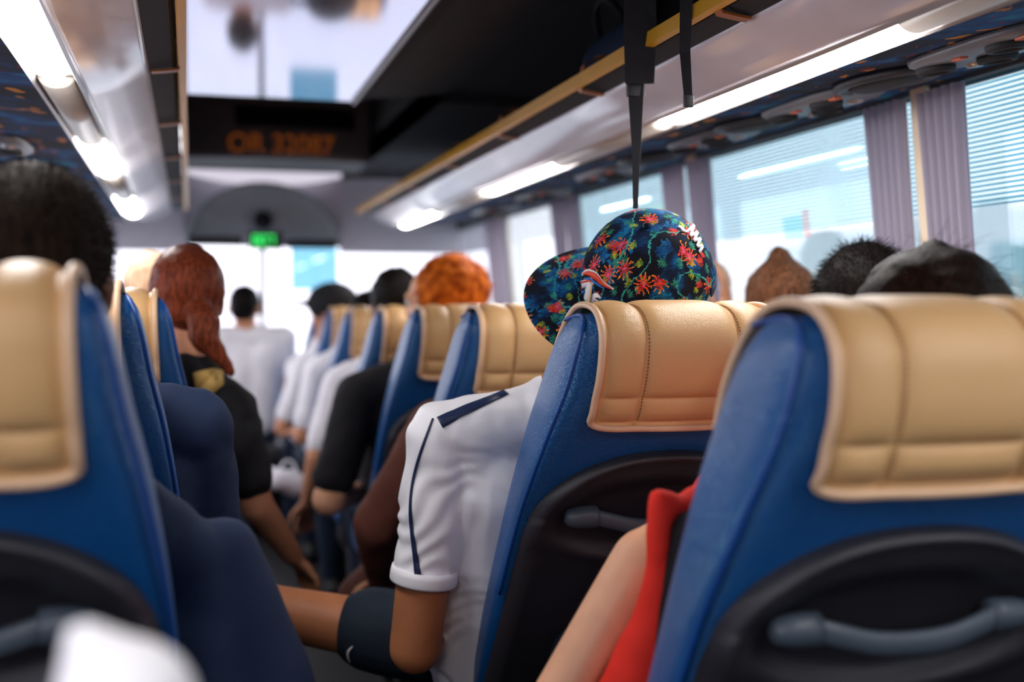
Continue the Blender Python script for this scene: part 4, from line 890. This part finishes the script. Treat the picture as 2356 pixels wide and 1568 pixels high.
# ---- black hair, white shirt
hp_ = np.array(P(910, 700, Y=3.98)); J = pose(RX - 0.10, ROW[4], head=hp_, face=(0.1, 1, 0), sL=(0.505, 4.02, 0.87), eL=P(735, 1050, Y=4.02), wL=P(712, 1150, Y=4.16), kL=(0.50, 4.5, 0.5))
t, fix, sh = person('person with black hair and a white sleeve, left of the orange hair', J, SK['tan'], CL['whitec'], CL['jeans'], 0.90, 'long', 0.012, fat=1.2)
hair_cap(J, HM['black'], t, fix, 1.02)
hp_ = np.array(P(850, 738, Y=4.70)); J = pose(RX - 0.12, ROW[5], head=hp_, face=(0.1, 1, 0), sL=(0.50, 4.74, 0.88), eL=P(697, 1000, Y=4.76), wL=(0.44, 4.95, 0.62), kL=(0.50, 5.2, 0.5))
t, fix, sh = person('person in a pale shirt beyond the black haired head, only hair top and sleeve showing', J, SK['tan'], CL['whitec'], CL['jeans'], 0.9, 'long', 0.013, fat=1.05)
hair_cap(J, HM['black'], t, fix)
# ---- black cap farther on
hp_ = np.array(P(762, 712, Y=5.26)); J = pose(RX - 0.15, ROW[6], head=hp_, face=(-0.8, 0.6, 0), sL=(0.50, 5.34, 0.88), eL=P(650, 985, Y=5.36), wL=(0.44, 5.5, 0.62), kL=(0.50, 5.75, 0.5), kR=(0.66, 5.75, 0.5))
t, fix, sh = person('person in a black cap facing left, near the front of the right row', J, SK['tan'], CL['whitec'], CL['jeans'], 0.9, 'long', 0.013, fat=1.0)
hair_cap(J, CL['black'], t, fix, 1.05, (0.120, 0.09, 0.09), 0.01, 0.03, False, 0.009, 0.001, 60, lambda g, c, f, s, u, R: g.ell(c + f * 0.12 + u * 0.030, (0.08, 0.065, 0.012), R), 'cap')
# ---- at the windscreen
hp_ = np.array(P(563, 706, Y=6.0)); J = pose(hp_[0], 5.62, head=hp_, face=(0.2, 1, 0), chest=(hp_[0] + 0.03, 6.02, 0.86), neck=(hp_[0] + 0.01, 6.0, 1.04), sL=(hp_[0] - 0.14, 6.0, 0.98), sR=(hp_[0] + 0.19, 6.0, 0.98), pelvis=(hp_[0], 6.02, 0.58), hL=(hp_[0] - 0.08, 6.03, 0.5), hR=(hp_[0] + 0.08, 6.03, 0.5), eL=(hp_[0] - 0.17, 6.02, 0.74), eR=(hp_[0] + 0.2, 6.02, 0.74), wL=(hp_[0] - 0.1, 6.12, 0.62), wR=(hp_[0] + 0.12, 6.12, 0.62), kL=(hp_[0] - 0.09, 6.10, 0.5), kR=(hp_[0] + 0.09, 6.10, 0.5), aL=(hp_[0] - 0.09, 6.05, 0.09), aR=(hp_[0] + 0.09, 6.05, 0.09))
t, fix, sh = person('person with dark hair and a white shirt seated at the very front by the windscreen', J, SK['tan'], CL['whitec'], CL['jeans'], 0.6, 'long', 0.014, fat=1.15)
hair_cap(J, HM['black'], t, fix, 0.9)
G_ = thing('front_stool', 'dark driver seat base beneath the person at the windscreen', 'seat', (hp_[0], 6.0, 0)); G().box((-0.2, -0.16, 0.36), (0.2, 0.16, 0.46), 0.03).build('cushion', M['black'], G_); G().box((-0.06, -0.06, 0), (0.06, 0.06, 0.37)).build('post', M['steel'], G_)

# ---- left side: cropped head and navy sleeve
hp_ = np.array(P(80, 640, Y=1.43)); J = pose(LX - 0.01, LROW[0], 0.03, head=hp_, face=(0.05, 1, -0.05), neck=(LX + 0.035, 1.40, 1.05), sL=(LX - 0.20, 1.45, 0.95), sR=(-0.075, 1.47, 0.88), eR=P(560, 1400, Y=1.56), wR=(-0.05, 1.80, 0.62))
t, fix, sh = person('person with dark cropped hair on the near left, navy sleeve over the aisle', J, SK['dark'], CL['navy'], CL['jeans'], 1.0, 'long', 0.009, fat=1.0, hk=1.06)
so_ = J['sR']; g = G(); g.cap(P(430, 1290, Y=1.50), 0.050, P(530, 1580, Y=1.52), 0.082); g.cap(P(520, 1265, Y=1.52), 0.045, P(600, 1600, Y=1.50), 0.070); g.cap(J['sR'], 0.05, P(430, 1290, Y=1.50), 0.055); g.cap(P(430, 1500, Y=1.5), 0.08, P(450, 1700, Y=1.5), 0.10)
fix(g.fuse('loose_sleeve', CL['navy'], t, 0.008, 6, lambda c, n: c + n * (0.004 * noise3(c, 34, 6))[:, None]))
ho = hair_cap(J, HM['buzz'], t, fix, 1.06, (0.101, 0.082, 0.098), 0.014, 0.026, True, 0.008, 0.0008, 120)
tips = fix(strands(ho, 5200, 0.011, 0.0006, lambda c, n: n[2] > -0.5, 0.05, (0, 0, -1), 0.35, 2).build('hair_tips', HM['buzz'], t)); tips['kind'] = 'stuff'
# ---- navy shirt behind the second left seat
J = pose(LX + 0.06, LROW[1], 0.03, head=(-0.235, 1.97, 1.13), sR=P(446, 985, Y=2.04), eR=P(478, 1330, Y=2.12), sL=(-0.34, 2.03, 0.96), wR=(0.02, 2.36, 0.62), neck=(-0.13, 1.99, 1.01), chest=(-0.15, 2.06, 0.83))
t, fix, sh = person('person in a navy shirt, shoulder showing past the second left seat', J, SK['dark'], CL['navy'], CL['jeans'], 0.8, 'long', 0.009, fat=1.18)
hair_cap(J, HM['black'], t, fix)
# ---- woman with auburn ponytail
hp_ = np.array(P(430, 690, Y=2.78)); J = pose(LX + 0.17, LROW[2], 0.0, head=hp_, face=(-0.12, 1, -0.18), neck=(0.005, 2.76, 1.02), chest=(-0.01, 2.80, 0.84), pelvis=(-0.10, 3.0, 0.56), sL=(-0.14, 2.77, 0.955), sR=P(530, 945, Y=2.78), eR=P(590, 1160, Y=2.86), wR=P(672, 1275, Y=3.0), eL=(-0.18, 2.9, 0.68), wL=(0.02, 3.1, 0.6), kR=(0.10, 3.32, 0.54))
t, fix, sh = person('person with a low auburn ponytail and black top, tan strap over the shoulder', J, SK['tan'], CL['black'], CL['jeans'], 0.82, 'long', 0.009, 'top', fat=1.06)
def pony(g, c, f, s, u, R):
    g.ell(c - f * 0.05 - u * 0.03, (0.05, 0.066, 0.050), R)
    a = [np.array(P(x, y, Y=yy)) for x, y, yy in ((455, 700, 2.70), (468, 742, 2.65), (470, 775, 2.64), (500, 812, 2.63), (532, 855, 2.63))]
    for (p, q, r0, r1) in zip(a[:-1], a[1:], (0.022, 0.037, 0.033, 0.020), (0.037, 0.033, 0.020, 0.012)): g.cap(p, r0, q, r1)
ho = hair_cap(J, HM['auburn'], t, fix, 1.0, (0.102, 0.086, 0.100), 0.016, 0.026, False, 0.008, 0.0022, 120, pony)
bv = caster([sh]); o = decal('bag_strap', bv, [(420, 930), (462, 900), (500, 868), (535, 838), (560, 826)], [0.036, 0.036], CL['tanstrap'], t, None, 24, 0.009, 0.004); fix(o); o['label'] = 'tan bag strap'
# ---- pale head left of the ponytail
hp_ = np.array(P(350, 672, Y=3.46)); J = pose(hp_[0] - 0.03, LROW[3], 0.03, head=hp_, face=(0, 1, 0))
t, fix, sh = person('person with pale hair showing just left of the auburn head', J, SK['light'], CL['grey'], CL['jeans'], 0.8, 'long', 0.013)
hair_cap(J, HM['pale'], t, fix, 0.92)

# ================================================================== loose things
# black backpack on the right rack, its straps hanging over the rail
xr = XC + 0.38
bp = thing('backpack', 'black backpack on the right rack with two straps hanging down over the rail', 'backpack', (0.98, 1.80, 1.617)); bl = np.array(bp.location)
g = G().cap((-0.06, -0.20, 0.075), 0.072, (-0.06, 0.20, 0.075), 0.070).cap((0.06, -0.19, 0.08), 0.075, (0.06, 0.19, 0.08), 0.072); g.fuse('bag', CL['black'], bp, 0.012, 5, lambda c, n: c + n * (0.004 * noise3(c, 30, 2))[:, None])
def hang(pts, w, m, name, nor=(-0.85, -0.5, 0), th=0.006):
    o = G().ribbon(np.array(pts) - bl, w, nor, th).build(name, m, bp, False); return o
a1 = P(1474, -60, X=xr); a2 = P(1472, 192, X=xr)
hang([(0.93, 1.93, 1.70), (0.86, 1.945, 1.69), (0.80, 1.95, 1.655), a1, (a1 + a2) / 2, a2], [0.05, 0.054, 0.058, 0.060, 0.058, 0.050], M['black'], 'shoulder_strap', (-0.4, -0.85, 0.1), 0.012)
b1 = P(1462, 190, X=xr); b2 = P(1462, 480, X=xr)
hang([b1, P(1463, 230, X=xr), P(1464, 320, X=xr), P(1463, 400, X=xr), b2], [0.026, 0.026, 0.018, 0.012, 0.009], M['black'], 'webbing', (-0.4, -0.85, 0.1), 0.003)
o = G().box(tuple(P(1462, 208, X=xr) - bl - np.array((0.016, 0.006, 0.012))), tuple(P(1462, 208, X=xr) - bl + np.array((0.016, 0.006, 0.012))), 0.003).build('buckle', M['shell'], bp)
xr2 = XC + 0.377
c1 = P(1580, -40, X=xr2); c2 = P(1576, 120, X=xr2); c3 = P(1584, 232, X=xr2)
hang([(0.93, 1.70, 1.70), (0.84, 1.73, 1.69), (0.79, c1[1], 1.66), c1, c2, c3], [0.03, 0.028, 0.024, 0.022, 0.017, 0.013], M['black'], 'webbing', (-0.4, -0.85, 0.1), 0.004)
o = G().box(tuple(c3 - bl - np.array((0.008, 0.004, 0.010))), tuple(c3 - bl + np.array((0.008, 0.004, 0.010))), 0.002).build('strap_end', M['shell'], bp)
nb = thing('navy_bag', 'dark navy bag on the right rack just left of the hanging straps', 'bag', (0.94, 2.42, 1.612)); G().cap((0, -0.13, 0.075), 0.07, (0, 0.13, 0.075), 0.072).cap((0.08, -0.1, 0.08), 0.075, (0.08, 0.1, 0.08), 0.075).fuse('bag', CL['navy'], nb, 0.012, 5, lambda c, n: c + n * (0.005 * noise3(c, 30, 5))[:, None])
G().tube(spline([(-0.05, -0.08, 0.13), (-0.07, -0.04, 0.18), (-0.07, 0.04, 0.18), (-0.05, 0.08, 0.13)], 16), 0.008, 8).build('handle', CL['black'], nb)
# white bag by the nearest left seat
wb = thing('white_bag', 'tall rounded white bag out of focus in the lower left corner', 'bag', (-0.015, 0.66, 0.03))
bl_ = np.array(wb.location); q_ = [P(196, 1478, Y=0.66) - bl_, P(250, 1545, Y=0.66) - bl_, P(285, 1640, Y=0.66) - bl_]
g = G().cap(q_[0], 0.014, q_[1], 0.022).cap(q_[1], 0.022, q_[2], 0.038).cap(q_[0] - (0.001, 0, 0.0), 0.013, q_[2] - (0.012, 0, 0.05), 0.036).cap(q_[2], 0.04, (0.0, 0.0, 0.30), 0.10).cap((0, 0, 0.10), 0.095, (0, 0, 0.35), 0.10)
g.fuse('bag', CL['whitec'], wb, 0.007, 5, lambda c, n: c + n * (0.003 * noise3(c, 22, 3))[:, None])
G().tube(spline([(-0.04, 0.05, 0.72), (-0.04, 0.10, 0.66), (-0.03, 0.125, 0.52), (-0.02, 0.09, 0.36)], 14), 0.008, 8).build('handle', CL['whitec'], wb)
wp = thing('white_pouch', 'small white cloth pouch on a lap beyond the black sleeve, over the aisle', 'bag', tuple(P(660, 1115, Y=4.42)))
G().cap((-0.03, 0, 0.02), 0.045, (0.03, 0.02, 0.0), 0.05).cap((-0.055, 0, 0.06), 0.015, (-0.03, 0, 0.03), 0.03).fuse('pouch', CL['whitec'], wp, 0.009, 5, lambda c, n: c + n * (0.004 * noise3(c, 40, 3))[:, None])
G().tube(spline([(-0.03, 0, 0.05), (-0.01, 0, 0.085), (0.02, 0.01, 0.085), (0.04, 0.01, 0.04)], 10), 0.005, 6).build('strap', CL['whitec'], wp)
